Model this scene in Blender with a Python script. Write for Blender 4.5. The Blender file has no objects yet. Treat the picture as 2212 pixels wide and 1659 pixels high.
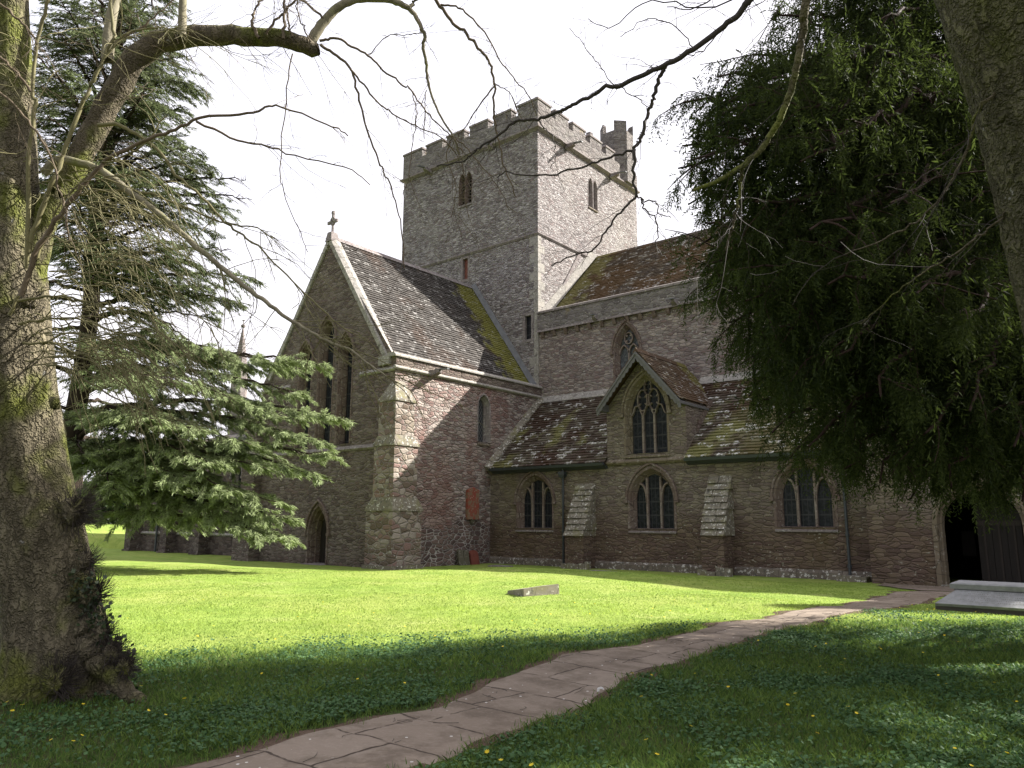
import bpy, math, random
import numpy as np
from mathutils import Vector, Matrix
from mathutils.geometry import tessellate_polygon

# ------------------------------------------------------------------ camera, sky, sun
SC = bpy.context.scene
COL = SC.collection
PW, PH = 2212.0, 1659.0
CF, CPITCH, CROLL, CHEAD = 1635.19, math.radians(10.337), math.radians(0.228), math.radians(129.212)
CPOS = np.array([25.231, -33.251, 2.0])
_fw = np.array([math.cos(CHEAD)*math.cos(CPITCH), math.sin(CHEAD)*math.cos(CPITCH), math.sin(CPITCH)])
_rt = np.array([math.sin(CHEAD), -math.cos(CHEAD), 0.0])
_up = np.cross(_rt, _fw)
RT = math.cos(CROLL)*_rt + math.sin(CROLL)*_up
UP = math.cos(CROLL)*_up - math.sin(CROLL)*_rt
cam = bpy.data.cameras.new("camera")
cam_o = bpy.data.objects.new("camera", cam)
COL.objects.link(cam_o)
cam.sensor_fit = 'HORIZONTAL'
cam.sensor_width = 36.0
cam.lens = CF/PW*36.0
cam.clip_start, cam.clip_end = 0.1, 3000.0
cam_o.matrix_world = Matrix(((RT[0], UP[0], -_fw[0], CPOS[0]), (RT[1], UP[1], -_fw[1], CPOS[1]),
                             (RT[2], UP[2], -_fw[2], CPOS[2]), (0, 0, 0, 1)))
SC.camera = cam_o

SUN = np.array([0.43, 0.65, 0.60]); SUN /= np.linalg.norm(SUN)
world = bpy.data.worlds.new("World")
SC.world = world
world.use_nodes = True
wn = world.node_tree
wn.nodes.clear()
sky = wn.nodes.new('ShaderNodeTexSky')
sky.sky_type = 'NISHITA'
sky.sun_disc = False
sky.sun_elevation = math.asin(SUN[2])
sky.sun_rotation = math.atan2(SUN[0], SUN[1])
sky.altitude = 100
sky.air_density, sky.dust_density, sky.ozone_density = 1.0, 6.0, 1.0
bg = wn.nodes.new('ShaderNodeBackground')
bg.inputs['Strength'].default_value = 0.15
wo = wn.nodes.new('ShaderNodeOutputWorld')
# thin bright cloud veil in front of the sky
tcw = wn.nodes.new('ShaderNodeTexCoord')
nzw = wn.nodes.new('ShaderNodeTexNoise')
nzw.inputs['Scale'].default_value = 1.6; nzw.inputs['Detail'].default_value = 5.0
wn.links.new(tcw.outputs['Generated'], nzw.inputs['Vector'])
mrw = wn.nodes.new('ShaderNodeMapRange')
mrw.inputs[1].default_value, mrw.inputs[2].default_value = 0.36, 0.60
mrw.inputs[3].default_value, mrw.inputs[4].default_value = 0.80, 1.0
wn.links.new(nzw.outputs['Fac'], mrw.inputs[0])
mxw = wn.nodes.new('ShaderNodeMix'); mxw.data_type = 'RGBA'
wn.links.new(mrw.outputs[0], mxw.inputs[0])
wn.links.new(sky.outputs[0], mxw.inputs[6])
# the veil is brightest towards the sun and greyer at the camera's back
nrw = wn.nodes.new('ShaderNodeVectorMath'); nrw.operation = 'DOT_PRODUCT'
wn.links.new(tcw.outputs['Generated'], nrw.inputs[0]); nrw.inputs[1].default_value = (-0.15, 0.95, 0.27)
mr2 = wn.nodes.new('ShaderNodeMapRange'); mr2.interpolation_type = 'SMOOTHSTEP'
mr2.inputs[1].default_value, mr2.inputs[2].default_value = -0.7, 0.35
mr2.inputs[3].default_value, mr2.inputs[4].default_value = 1.6, 2.45
wn.links.new(nrw.outputs['Value'], mr2.inputs[0])
vcw = wn.nodes.new('ShaderNodeVectorMath'); vcw.operation = 'SCALE'
vcw.inputs[0].default_value = (1.0, 0.97, 1.03)
wn.links.new(mr2.outputs[0], vcw.inputs['Scale'])
wn.links.new(vcw.outputs[0], mxw.inputs[7])
wn.links.new(mxw.outputs[2], bg.inputs[0])
wn.links.new(bg.outputs[0], wo.inputs[0])
sl = bpy.data.lights.new("sun", 'SUN')
sl.energy = 4.0
sl.angle = math.radians(0.53)
sl.color = (1.0, 0.95, 0.88)
so = bpy.data.objects.new("sun", sl)
COL.objects.link(so)
so.rotation_euler = Vector(SUN).to_track_quat('Z', 'Y').to_euler()
so.location = (40, 20, 40)
SC.view_settings.view_transform = 'Standard'
SC.view_settings.look = 'None'
SC.view_settings.exposure = 1.9
SC.view_settings.gamma = 1.0
SC.cycles.use_denoising = True
SC.cycles.max_bounces = 6
SC.cycles.diffuse_bounces = 3
SC.cycles.transparent_max_bounces = 4

rng = np.random.default_rng(7)
random.seed(7)


def at(px, py, dep):
    """point seen at photo pixel (of 2212 x 1659) at a distance along the view"""
    return CPOS + dep*(_fw + RT*((px-PW/2)/CF) - UP*((py-PH/2)/CF))


def S(t):
    t = np.clip(t, 0, 1)
    return t*t*(3-2*t)


def ground_z(x, y):
    x = np.asarray(x, float); y = np.asarray(y, float)
    d1 = np.hypot(np.maximum(np.maximum(0.3-x, x-40), 0), np.maximum(-4.3-y, 0))
    d2 = np.hypot(np.maximum(np.maximum(-11-x, x-.6), 0), np.maximum(-11.1-y, 0))
    d3 = np.hypot(np.maximum(np.maximum(-30-x, x+10), 0), np.maximum(-8.5-y, 0))
    d = np.minimum(np.minimum(d1, d2), d3)
    h = .47*S((d-1)/8)*(1-.32*S((x-12)/6)*S((y+19)/4))
    h = h + 1.25*S((-x-29)/22)+1.5*S((-x-70)/80)
    h = h + .025*np.sin(x*1.3+y*.7)*np.sin(y*1.1-x*.4)*S((d-2)/4)
    # hollow by the east end of the chapel
    q = ((x+34.2)/3.6)**2 + ((y+7.6)/1.7)**2
    h = h - .9*S(1.15-q)
    return h


# ------------------------------------------------------------------ mesh helpers
class MB:
    def __init__(s):
        s.v = []; s.f = []; s.m = []; s.t = []

    def add(s, verts, faces, mat=0, tint=0.5):
        b = len(s.v)
        s.v.extend([tuple(map(float, p)) for p in verts])
        for f in faces:
            s.f.append(tuple(i+b for i in f)); s.m.append(mat); s.t.append(tint)

    def box(s, a, b, mat=0, tint=0.5):
        x0, y0, z0 = a; x1, y1, z1 = b
        s.add([(x0, y0, z0), (x1, y0, z0), (x1, y1, z0), (x0, y1, z0), (x0, y0, z1), (x1, y0, z1), (x1, y1, z1), (x0, y1, z1)],
              [(0, 3, 2, 1), (4, 5, 6, 7), (0, 1, 5, 4), (1, 2, 6, 5), (2, 3, 7, 6), (3, 0, 4, 7)], mat, tint)

    def hexa(s, lo, hi, mat=0, tint=0.5):
        """prism between two loops of equal length"""
        n = len(lo)
        fs = [tuple(range(n-1, -1, -1)), tuple(range(n, 2*n))]
        for i in range(n):
            j = (i+1) % n
            fs.append((i, j, n+j, n+i))
        s.add(list(lo)+list(hi), fs, mat, tint)

    def tube(s, pts, rad, n=6, mat=0, tint=0.5, cap=True):
        pts = np.asarray(pts, float); rad = np.broadcast_to(np.asarray(rad, float), (len(pts),))
        V = tube_verts(pts, rad, n)
        fs = []
        for i in range(len(pts)-1):
            for k in range(n):
                k2 = (k+1) % n
                fs.append((i*n+k, i*n+k2, (i+1)*n+k2, (i+1)*n+k))
        if cap:
            fs.append(tuple(range(n-1, -1, -1))); fs.append(tuple(range((len(pts)-1)*n, len(pts)*n)))
        s.add(V, fs, mat, tint)


def tube_verts(pts, rad, n):
    d = np.gradient(pts, axis=0)
    d /= np.linalg.norm(d, axis=1)[:, None]+1e-9
    ref = np.array([0.31, 0.17, 0.93])
    a = np.cross(d, ref); a /= np.linalg.norm(a, axis=1)[:, None]+1e-9
    b = np.cross(d, a)
    th = np.arange(n)*2*math.pi/n
    V = pts[:, None, :] + rad[:, None, None]*(a[:, None, :]*np.cos(th)[None, :, None] + b[:, None, :]*np.sin(th)[None, :, None])
    return V.reshape(-1, 3)


def link(o, parent=None):
    COL.objects.link(o)
    if parent is not None:
        o.parent = parent
    return o


def origin_of(parent):
    p = np.zeros(3)
    while parent is not None:
        p += np.array(parent.location)
        parent = parent.parent
    return p


def obj(name, mb, mats, parent=None, smooth=False, loc=None, kind=None):
    """one mesh object; vertices are given in world coordinates"""
    o0 = origin_of(parent) if parent is not None else (np.array(loc, float) if loc is not None else np.zeros(3))
    me = bpy.data.meshes.new(name)
    vv = np.array(mb.v, float).reshape(-1, 3)-o0
    me.from_pydata(vv.tolist(), [], mb.f)
    if not isinstance(mats, (list, tuple)):
        mats = [mats]
    for m in mats:
        me.materials.append(m)
    me.polygons.foreach_set('material_index', np.array(mb.m, np.int32))
    at_ = me.attributes.new('tint', 'FLOAT', 'FACE')
    at_.data.foreach_set('value', np.array(mb.t, np.float32))
    if smooth:
        me.polygons.foreach_set('use_smooth', np.ones(len(mb.f), bool))
    me.update()
    o = bpy.data.objects.new(name, me)
    if parent is None and loc is not None:
        o.location = loc
    link(o, parent)
    if kind:
        o['kind'] = kind
    return o


def poly_obj(name, V, k, mat, tint, parent=None, kind=None, loc=None, smooth=False):
    """big mesh of separate k-gons, V is (N,k,3) in world coordinates"""
    o0 = origin_of(parent) if parent is not None else (np.array(loc, float) if loc is not None else np.zeros(3))
    V = np.asarray(V, np.float64)-o0
    n = len(V)
    me = bpy.data.meshes.new(name)
    me.vertices.add(n*k); me.vertices.foreach_set('co', V.reshape(-1).astype(np.float32))
    me.loops.add(n*k); me.loops.foreach_set('vertex_index', np.arange(n*k, dtype=np.int32))
    me.polygons.add(n)
    me.polygons.foreach_set('loop_start', np.arange(n, dtype=np.int32)*k)
    me.polygons.foreach_set('loop_total', np.full(n, k, np.int32))
    a = me.attributes.new('tint', 'FLOAT', 'FACE')
    a.data.foreach_set('value', np.asarray(tint, np.float32))
    me.materials.append(mat)
    me.update(calc_edges=True)
    me.validate()
    o = bpy.data.objects.new(name, me)
    if parent is None and loc is not None:
        o.location = loc
    link(o, parent)
    if kind:
        o['kind'] = kind
    return o


def tag(o, label, cat, group=None):
    o['label'] = label; o['category'] = cat
    if group:
        o['group'] = group
    return o


def empty(name, loc, label, cat, group=None):
    o = bpy.data.objects.new(name, None)
    o.location = tuple(map(float, loc)); o.empty_display_size = .3
    link(o)
    return tag(o, label, cat, group)


# ------------------------------------------------------------------ materials
class N:
    def __init__(s, name):
        s.m = bpy.data.materials.new(name); s.m.use_nodes = True
        s.t = s.m.node_tree; s.t.nodes.clear()
        s.out = s.t.nodes.new('ShaderNodeOutputMaterial')

    def n(s, kind, **kw):
        nd = s.t.nodes.new(kind)
        for k, v in kw.items():
            setattr(nd, k, v)
        return nd

    def l(s, a, b):
        s.t.links.new(a, b)

    def val(s, sock, v):
        if hasattr(v, 'is_output'):
            s.l(v, sock)
        else:
            sock.default_value = v

    def math(s, op, a, b=0.0, clamp=False):
        nd = s.n('ShaderNodeMath', operation=op, use_clamp=clamp)
        s.val(nd.inputs[0], a); s.val(nd.inputs[1], b)
        return nd.outputs[0]

    def vmath(s, op, a, b):
        nd = s.n('ShaderNodeVectorMath', operation=op)
        s.val(nd.inputs[0], a); s.val(nd.inputs[1], b)
        return nd.outputs[0]

    def coord(s, which='Object'):
        return s.n('ShaderNodeTexCoord').outputs[which]

    def noise(s, vec, scale, detail=3.0, rough=.55, col=False):
        nd = s.n('ShaderNodeTexNoise')
        s.l(vec, nd.inputs['Vector'])
        nd.inputs['Scale'].default_value = scale; nd.inputs['Detail'].default_value = detail
        nd.inputs['Roughness'].default_value = rough
        return nd.outputs['Color' if col else 'Fac']

    def vor(s, vec, scale, feature='F1', rand=1.0):
        nd = s.n('ShaderNodeTexVoronoi', feature=feature)
        s.l(vec, nd.inputs['Vector'])
        nd.inputs['Scale'].default_value = scale
        nd.inputs['Randomness'].default_value = rand
        return nd

    def ramp(s, fac, stops, interp='LINEAR'):
        nd = s.n('ShaderNodeValToRGB')
        cr = nd.color_ramp; cr.interpolation = interp
        while len(cr.elements) < len(stops):
            cr.elements.new(0.5)
        for e, (p, c) in zip(cr.elements, stops):
            e.position = p
            e.color = tuple(c)+(1.0,) if len(c) == 3 else c
        s.l(fac, nd.inputs[0])
        return nd.outputs[0]

    def step(s, x, lo, hi):
        nd = s.n('ShaderNodeMapRange', interpolation_type='SMOOTHSTEP')
        s.val(nd.inputs[0], x)
        nd.inputs[1].default_value = lo; nd.inputs[2].default_value = hi
        nd.inputs[3].default_value = 0.0; nd.inputs[4].default_value = 1.0
        return nd.outputs[0]

    def mix(s, f, a, b, blend='MIX'):
        nd = s.n('ShaderNodeMix', data_type='RGBA', blend_type=blend)
        s.val(nd.inputs[0], f)
        for i, c in ((6, a), (7, b)):
            if hasattr(c, 'is_output'):
                s.l(c, nd.inputs[i])
            else:
                nd.inputs[i].default_value = tuple(c)+(1.0,)
        return nd.outputs[2]

    def scale(s, vec, sc):
        nd = s.n('ShaderNodeMapping')
        s.l(vec, nd.inputs[0]); nd.inputs['Scale'].default_value = sc
        return nd.outputs[0]

    def sep(s, vec):
        nd = s.n('ShaderNodeSeparateXYZ'); s.l(vec, nd.inputs[0]); return nd.outputs

    def attr(s, name='tint'):
        nd = s.n('ShaderNodeAttribute', attribute_name=name)
        return nd.outputs['Fac']

    def finish(s, col, rough=.85, bump=None, dist=.03, strength=1.0, spec=.3, trans=None):
        p = s.n('ShaderNodeBsdfPrincipled')
        s.val(p.inputs['Base Color'], col if hasattr(col, 'is_output') else tuple(col)+(1.0,))
        s.val(p.inputs['Roughness'], rough)
        p.inputs['Specular IOR Level'].default_value = spec
        if bump is not None:
            b = s.n('ShaderNodeBump')
            b.inputs['Strength'].default_value = strength; b.inputs['Distance'].default_value = dist
            s.l(bump, b.inputs['Height']); s.l(b.outputs[0], p.inputs['Normal'])
        res = p.outputs[0]
        if trans is not None:
            tr = s.n('ShaderNodeBsdfTranslucent')
            s.val(tr.inputs['Color'], trans[1])
            mx = s.n('ShaderNodeMixShader'); mx.inputs[0].default_value = trans[0]
            s.l(res, mx.inputs[1]); s.l(tr.outputs[0], mx.inputs[2]); res = mx.outputs[0]
        s.l(res, s.out.inputs['Surface'])
        return s.m


def rubble(name, cols, mortar, sc=2.6, flat=2.4, stain=None, lichen=0.0, lichcol=(.5, .5, .46), dist=.05, tallvar=.25, mort=(.015, .05), damp=None):
    grey = lambda c, q=.38: tuple(np.array(c)*(1-q)+q*np.dot(c, (.3, .55, .15))*np.array((1.02, .99, 1.0)))
    cols = [grey(c) for c in cols]; mortar = grey(mortar)
    mean = np.mean(np.array(cols), 0)
    cols = [tuple(np.clip((mean+(np.array(c)-mean)*1.3)*np.array((.712, .705, .70))*{'tower rubble': 1.2, 'transept red rubble': 1.38, 'buttress quoin stone': 1.2, 'nave rubble': 1.48, 'gable brown rubble': 1.12, 'aisle coursed stone': 1.38}.get(name, 1.0), .01, 1)) for c in cols]; mortar = tuple(x*.74 for x in mortar)
    k = N(name)
    co = k.coord()
    nz = k.noise(co, 2.2, 2.0, col=True)
    off = k.vmath('MULTIPLY', k.vmath('SUBTRACT', nz, (.5, .5, .5)), (.16, .16, .10))
    v = k.scale(k.vmath('ADD', co, off), (sc, sc, sc*flat))
    f1 = k.vor(v, 1.0, 'F1', .95)
    ed = k.vor(v, 1.0, 'DISTANCE_TO_EDGE', .95)
    r = k.sep(f1.outputs['Color'])
    n = len(cols)
    stops = [(i/max(1, n), c) for i, c in enumerate(cols)]
    c = k.ramp(r[0], stops, 'CONSTANT')
    fine = k.noise(co, 22.0, 4.0)
    c = k.mix(k.math('MULTIPLY', k.step(fine, .35, .7), .55), c, (.5, .48, .45), 'OVERLAY')
    big = k.noise(co, .33, 3.0)
    c = k.mix(k.math('MULTIPLY', k.step(big, .35, .7), tallvar), c, (.62, .58, .52), 'SOFT_LIGHT')
    m = k.step(ed.outputs['Distance'], mort[0], mort[1])
    mn = k.noise(co, .9, 2.0)
    mc = k.mix(k.step(mn, .4, .62), mortar, tuple(x*.55 for x in mortar))
    c = k.mix(m, mc, c)
    if stain:
        for (scol, sscale, lo, hi, amt) in stain:
            sn = k.noise(k.scale(co, (1, 1, .45)), sscale, 4.0, .6)
            c = k.mix(k.math('MULTIPLY', k.step(sn, lo, hi), amt), c, scol)
    if damp:
        zz = k.math('ADD', k.sep(co)[2], k.math('MULTIPLY', k.math('SUBTRACT', big, .5), 2.4))
        c = k.mix(k.math('MULTIPLY', k.math('SUBTRACT', 1.0, k.step(zz, damp[1], damp[2])), damp[3]), c, damp[0], 'MULTIPLY')
    if lichen > 0:
        lv = k.noise(k.scale(co, (1, 1, 1.6)), 8.0, 4.0, .65)
        lm = k.noise(co, .7, 2.0)
        lf = k.math('MULTIPLY', k.step(lv, .60, .68), k.step(lm, .5-lichen*.3, .62-lichen*.3))
        c = k.mix(lf, c, lichcol)
    h = k.math('ADD', k.math('MINIMUM', k.math('MULTIPLY', ed.outputs['Distance'], 2.6), .42),
               k.math('ADD', k.math('MULTIPLY', r[1], .35), k.math('MULTIPLY', fine, .38)))
    return k.finish(c, .92, h, dist*1.8, 1.0, .15)


def ashlar(name, c1, c2, sc=1.6, spots=.3, dark=(.08, .08, .07), moss=None):
    c1 = tuple(x*.70 for x in c1); c2 = tuple(x*.70 for x in c2)
    k = N(name)
    co = k.coord()
    v = k.scale(co, (sc, sc, sc*1.5))
    f1 = k.vor(v, 1.0, 'F1', .7)
    ed = k.vor(v, 1.0, 'DISTANCE_TO_EDGE', .7)
    r = k.sep(f1.outputs['Color'])
    c = k.mix(r[0], c1, c2)
    c = k.mix(k.math('SUBTRACT', 1.0, k.step(ed.outputs['Distance'], .012, .03)), c, tuple(x*.55 for x in c1))
    n1 = k.noise(co, 5.0, 5.0, .65)
    c = k.mix(k.math('MULTIPLY', k.step(n1, .52, .68), spots), c, dark)
    n2 = k.noise(co, 9.0, 4.0, .6)
    c = k.mix(k.math('MULTIPLY', k.step(n2, .56, .64), spots), c, (.62, .61, .56))
    if moss:
        n3 = k.noise(co, 2.2, 4.0, .6)
        c = k.mix(k.math('MULTIPLY', k.step(n3, .5, .66), .7), c, moss)
    return k.finish(c, .9, k.math('ADD', n1, k.math('MULTIPLY', n2, .4)), .02, .8, .2)


def roof_mat(name, base, moss=(.17, .17, .03), axis=0, lo=0.0, hi=1.0, mamt=.9, rust=None, pale=.35, patch=None):
    k = N(name)
    co = k.coord()
    t = k.attr()
    base = [tuple(np.clip(np.array(x3)*.82*np.array((.97, 1, 1.01)), 0, 1)) for x3 in base]
    c = k.ramp(t, [(i/(len(base)-1), b) for i, b in enumerate(base)])
    n1 = k.noise(co, 5.0, 4.0, .65)
    c = k.mix(k.math('MULTIPLY', k.step(n1, .4, .7), .4), c, (.03, .028, .026))
    if rust:
        nr = k.noise(co, .45, 3.0)
        c = k.mix(k.math('MULTIPLY', k.step(nr, rust[1], rust[1]+.14), .85), c, rust[0])
    if patch:
        np_ = k.noise(k.scale(co, patch[3] if len(patch) > 3 else (1, 1, .6)), patch[1], 3.0)
        c = k.mix(k.math('MULTIPLY', k.step(np_, patch[2], patch[2]+.1), .85), c, patch[0])
    x = k.sep(co)[axis]
    nm = k.noise(co, 1.1, 4.0, .6)
    g = k.math('ADD', k.step(x, lo, hi) if hi > lo else k.math('SUBTRACT', 1.0, k.step(x, hi, lo)), k.math('MULTIPLY', k.math('SUBTRACT', nm, .5), 2.1))
    c = k.mix(k.math('MULTIPLY', k.step(g, .45, .8), mamt), c, moss)
    # white lichen on single tiles and in blots
    lv = k.noise(k.scale(co, (1, 1, 1)), 3.2, 4.0, .6)
    c = k.mix(k.math('MULTIPLY', k.step(lv, .6, .66), pale), c, (.52, .52, .50))
    tl = k.math('MULTIPLY', k.step(t, .84, .88), k.step(k.noise(co, 9.0, 3.0), .50, .58))
    c = k.mix(k.math('MULTIPLY', tl, pale*1.9, True), c, (.55, .54, .52))
    return k.finish(c, .88, k.math('ADD', n1, k.math('MULTIPLY', nm, .5)), .02, .8, .25)


def plain(name, col, rough=.6, var=.25, sc=6.0, bump=.01, spec=.3, c2=None, scale=(1, 1, 1)):
    k = N(name)
    co = k.scale(k.coord(), scale)
    n1 = k.noise(co, sc, 4.0, .6)
    c = k.mix(k.math('MULTIPLY', k.step(n1, .35, .7), var if c2 is None else 1.0), col, c2 if c2 else tuple(x*.5 for x in col))
    return k.finish(c, rough, n1, bump, .8, spec)


def leaf_mat(name, a, b, tr=.35, trcol=None, rough=.55, spec=.3):
    k = N(name)
    t = k.attr()
    c = k.mix(t, a, b)
    tc = k.mix(t, tuple(x*1.25 for x in a), tuple(x*1.3 for x in b)) if trcol is None else k.mix(t, trcol, tuple(x*1.3 for x in trcol))
    return k.finish(c, rough, spec=spec, trans=(tr, tc))


M = {}
M['tower'] = rubble('tower rubble', [(.33, .295, .29), (.39, .36, .355), (.25, .218, .215), (.45, .42, .415), (.30, .245, .24), (.37, .34, .338)],
                    (.50, .47, .455), 3.5, 3.0, dist=.085, stain=[((.42, .40, .36), .5, .5, .75, .35)])
M['parapet'] = rubble('parapet stone', [(.23, .205, .195), (.28, .25, .24), (.20, .175, .17), (.26, .24, .225)], (.33, .31, .29), 2.6, 2.0,
                      dist=.04, lichen=.5, lichcol=(.46, .44, .38), stain=[((.30, .23, .08), 1.1, .62, .72, .6)])
M['nave'] = rubble('nave rubble', [(.23, .18, .16), (.27, .215, .19), (.20, .15, .14), (.31, .255, .22), (.22, .155, .14), (.26, .22, .20)],
                   (.36, .32, .28), 3.0, 2.6, lichen=.25, dist=.05)
M['aisle'] = rubble('aisle coursed stone', [(.185, .150, .108), (.215, .178, .125), (.155, .118, .092), (.20, .158, .115), (.175, .132, .108)],
                    (.15, .125, .09), 2.7, 2.8, lichen=.3, lichcol=(.33, .32, .26), dist=.035, mort=(.006, .03), damp=((.72, .61, .57), 1.4, 3.2, .9),
                    stain=[((.16, .145, .07), .5, .48, .7, .55), ((.07, .055, .045), .8, .55, .75, .5)])
M['transept'] = rubble('transept red rubble', [(.27, .20, .17), (.33, .26, .22), (.23, .15, .13), (.37, .30, .26), (.27, .17, .145), (.30, .245, .215)],
                       (.38, .33, .28), 2.9, 2.6, lichen=.2, dist=.07,
                       stain=[((.22, .11, .09), .42, .50, .66, .45)])
M['gable'] = rubble('gable brown rubble', [(.200, .150, .118), (.235, .182, .143), (.165, .118, .096), (.255, .20, .16), (.21, .145, .12)],
                    (.25, .21, .165), 2.9, 2.5, lichen=.1, dist=.05, stain=[((.10, .08, .06), .5, .5, .7, .45)])
M['butt'] = rubble('buttress quoin stone', [(.25, .17, .14), (.32, .25, .19), (.21, .15, .11), (.36, .30, .25), (.30, .18, .15)],
                   (.42, .37, .29), 2.6, 1.8, lichen=.25, dist=.05, mort=(.02, .06), stain=[((.22, .20, .12), .8, .5, .7, .5)])
M['red_low'] = rubble('repointed red rubble', [(.20, .115, .10), (.24, .15, .125), (.16, .10, .09), (.21, .135, .12)],
                      (.60, .55, .48), 2.8, 1.9, lichen=.2, dist=.05, mort=(.03, .075))
M['choir'] = rubble('choir dark rubble', [(.15, .11, .09), (.18, .13, .105), (.12, .085, .075), (.20, .155, .13)], (.20, .17, .14), 2.4, 2.3, lichen=.35, lichcol=(.4, .4, .36))
M['ash'] = ashlar('dressed grey stone', (.33, .295, .285), (.27, .225, .215), dark=(.085, .075, .072))
M['ash_pale'] = ashlar('pale limestone coping', (.46, .43, .38), (.38, .36, .33), spots=.45)
M['ash_red'] = ashlar('red brown moulded stone', (.19, .135, .115), (.235, .185, .155), spots=.2)
M['ash_dorm'] = ashlar('ochre dressed stone', (.22, .18, .125), (.25, .205, .15), spots=.2)
M['ash_mul'] = ashlar('pale mullion stone', (.33, .28, .24), (.27, .205, .175), spots=.15)
M['lich'] = ashlar('lichened weathering slabs', (.33, .30, .24), (.24, .21, .165), 2.0, spots=.85, moss=(.17, .16, .08))
M['plinth'] = ashlar('worn plinth stone', (.24, .205, .165), (.18, .15, .12), 2.2, .7)
M['lead'] = plain('lead grey', (.15, .155, .16), .55, .5, 4.0, .004)
M['iron'] = plain('dark painted iron', (.045, .052, .06), .45, .3, 8.0, .003, .5)
M['wood'] = plain('weathered dark oak', (.035, .028, .024), .75, .5, 5.0, .01, .2, scale=(8, 8, .7))
M['door'] = plain('old porch door oak', (.020, .017, .015), .75, .5, 4.0, .01, .2, scale=(9, 9, .5))
M['louvre'] = plain('grey oak louvres', (.13, .115, .105), .8, .5, 6.0, .01)
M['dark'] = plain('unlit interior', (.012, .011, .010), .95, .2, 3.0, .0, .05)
M['barge'] = plain('grey painted bargeboard', (.125, .122, .122), .6, .3, 5.0, .003)
M['redbrd'] = plain('red painted shutter', (.20, .075, .055), .7, .4, 5.0, .004)
k = N('red sandstone tablet')
_c = k.coord()
_n = k.noise(_c, 4.0, 4.0, .65)
_cc = k.mix(k.step(_n, .46, .56), (.24, .062, .042), (.19, .13, .085))
_n2 = k.noise(_c, 11.0, 3.0)
_cc = k.mix(k.step(_n2, .63, .70), _cc, (.42, .40, .34))
M['tablet'] = k.finish(_cc, .85, _n, .015, .8, .2)
M['headgreen'] = ashlar('greenish headstone', (.17, .16, .11), (.14, .125, .09), .8, .3)
M['headred'] = plain('red headstone', (.19, .062, .045), .85, .5, 5.0, .012, .2)
M['tomb'] = plain('pale tomb limestone', (.27, .275, .28), .8, .45, 9.0, .012, .2)
M['tombdark'] = plain('tomb plinth stone', (.11, .10, .09), .9, .4, 6.0, .01, .2)
M['engrave'] = plain('engraved letters', (.19, .185, .175), .9, .1, 3.0, .0, .1)


def glass_mat(name, sc, rot, col=(.012, .013, .016), lead=(.05, .05, .052), w=.10):
    k = N(name)
    co = k.coord()
    x, y, z = k.sep(co)[:]
    u = k.math('ADD', x, y)
    if rot:
        a = k.math('ADD', u, k.math('MULTIPLY', z, .62)); b = k.math('SUBTRACT', u, k.math('MULTIPLY', z, .62))
    else:
        a, b = u, k.math('MULTIPLY', z, .35)
    fa = k.math('FRACT', k.math('MULTIPLY', a, sc)); fb = k.math('FRACT', k.math('MULTIPLY', b, sc))
    la = k.math('LESS_THAN', fa, w); lb = k.math('LESS_THAN', fb, w)
    g = k.math('MAXIMUM', la, lb)
    n1 = k.noise(co, 9.0, 2.0)
    c = k.mix(k.step(n1, .4, .7), col, tuple(v*2.3 for v in col))
    c = k.mix(g, c, lead)
    return k.finish(c, k.math('ADD', .3, k.math('MULTIPLY', g, .4)), n1, .01, .5, .12)


M['glass'] = glass_mat('leaded dark glass', 5.0, False)
M['glass_d'] = glass_mat('diamond quarry glass', 5.5, True, (.02, .022, .024), (.13, .13, .125), .16)
M['glass_c'] = glass_mat('clear grey glass', 4.5, True, (.05, .055, .06), (.10, .105, .11), .12)

M['roof_tr'] = roof_mat('transept stone tiles', [(.058, .050, .045), (.080, .069, .060), (.070, .061, .055), (.098, .086, .077), (.125, .112, .10)],
                        (.20, .195, .04), 1, -3.4, -.7, .8, rust=((.060, .042, .032), .5), pale=.20)
M['roof_na'] = roof_mat('nave stone tiles', [(.075, .055, .038), (.11, .075, .045), (.09, .065, .045), (.15, .11, .07), (.2, .17, .12)],
                        (.19, .18, .06), 0, 3.6, .2, .7, rust=((.095, .055, .022), .42), pale=.4)
M['roof_ai'] = roof_mat('aisle stone tiles', [(.075, .05, .035), (.10, .072, .05), (.085, .06, .045), (.15, .125, .09), (.22, .2, .15)],
                        (.15, .145, .05), 0, 9.5, 14.5, .42, rust=((.050, .026, .016), .47), pale=.6, patch=((.17, .165, .06), .55, .54, (1, 1, .35)))
M['roof_do'] = roof_mat('dormer tiles', [(.08, .05, .03), (.12, .08, .045), (.10, .06, .035), (.17, .12, .07), (.24, .2, .12)],
                        (.20, .19, .05), 1, -1.6, -.6, .6, rust=((.090, .055, .030), .42), pale=.35)
M['roof_back'] = plain('roof boarding', (.03, .026, .022), .95, .3, 3.0, .0, .1)

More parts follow.
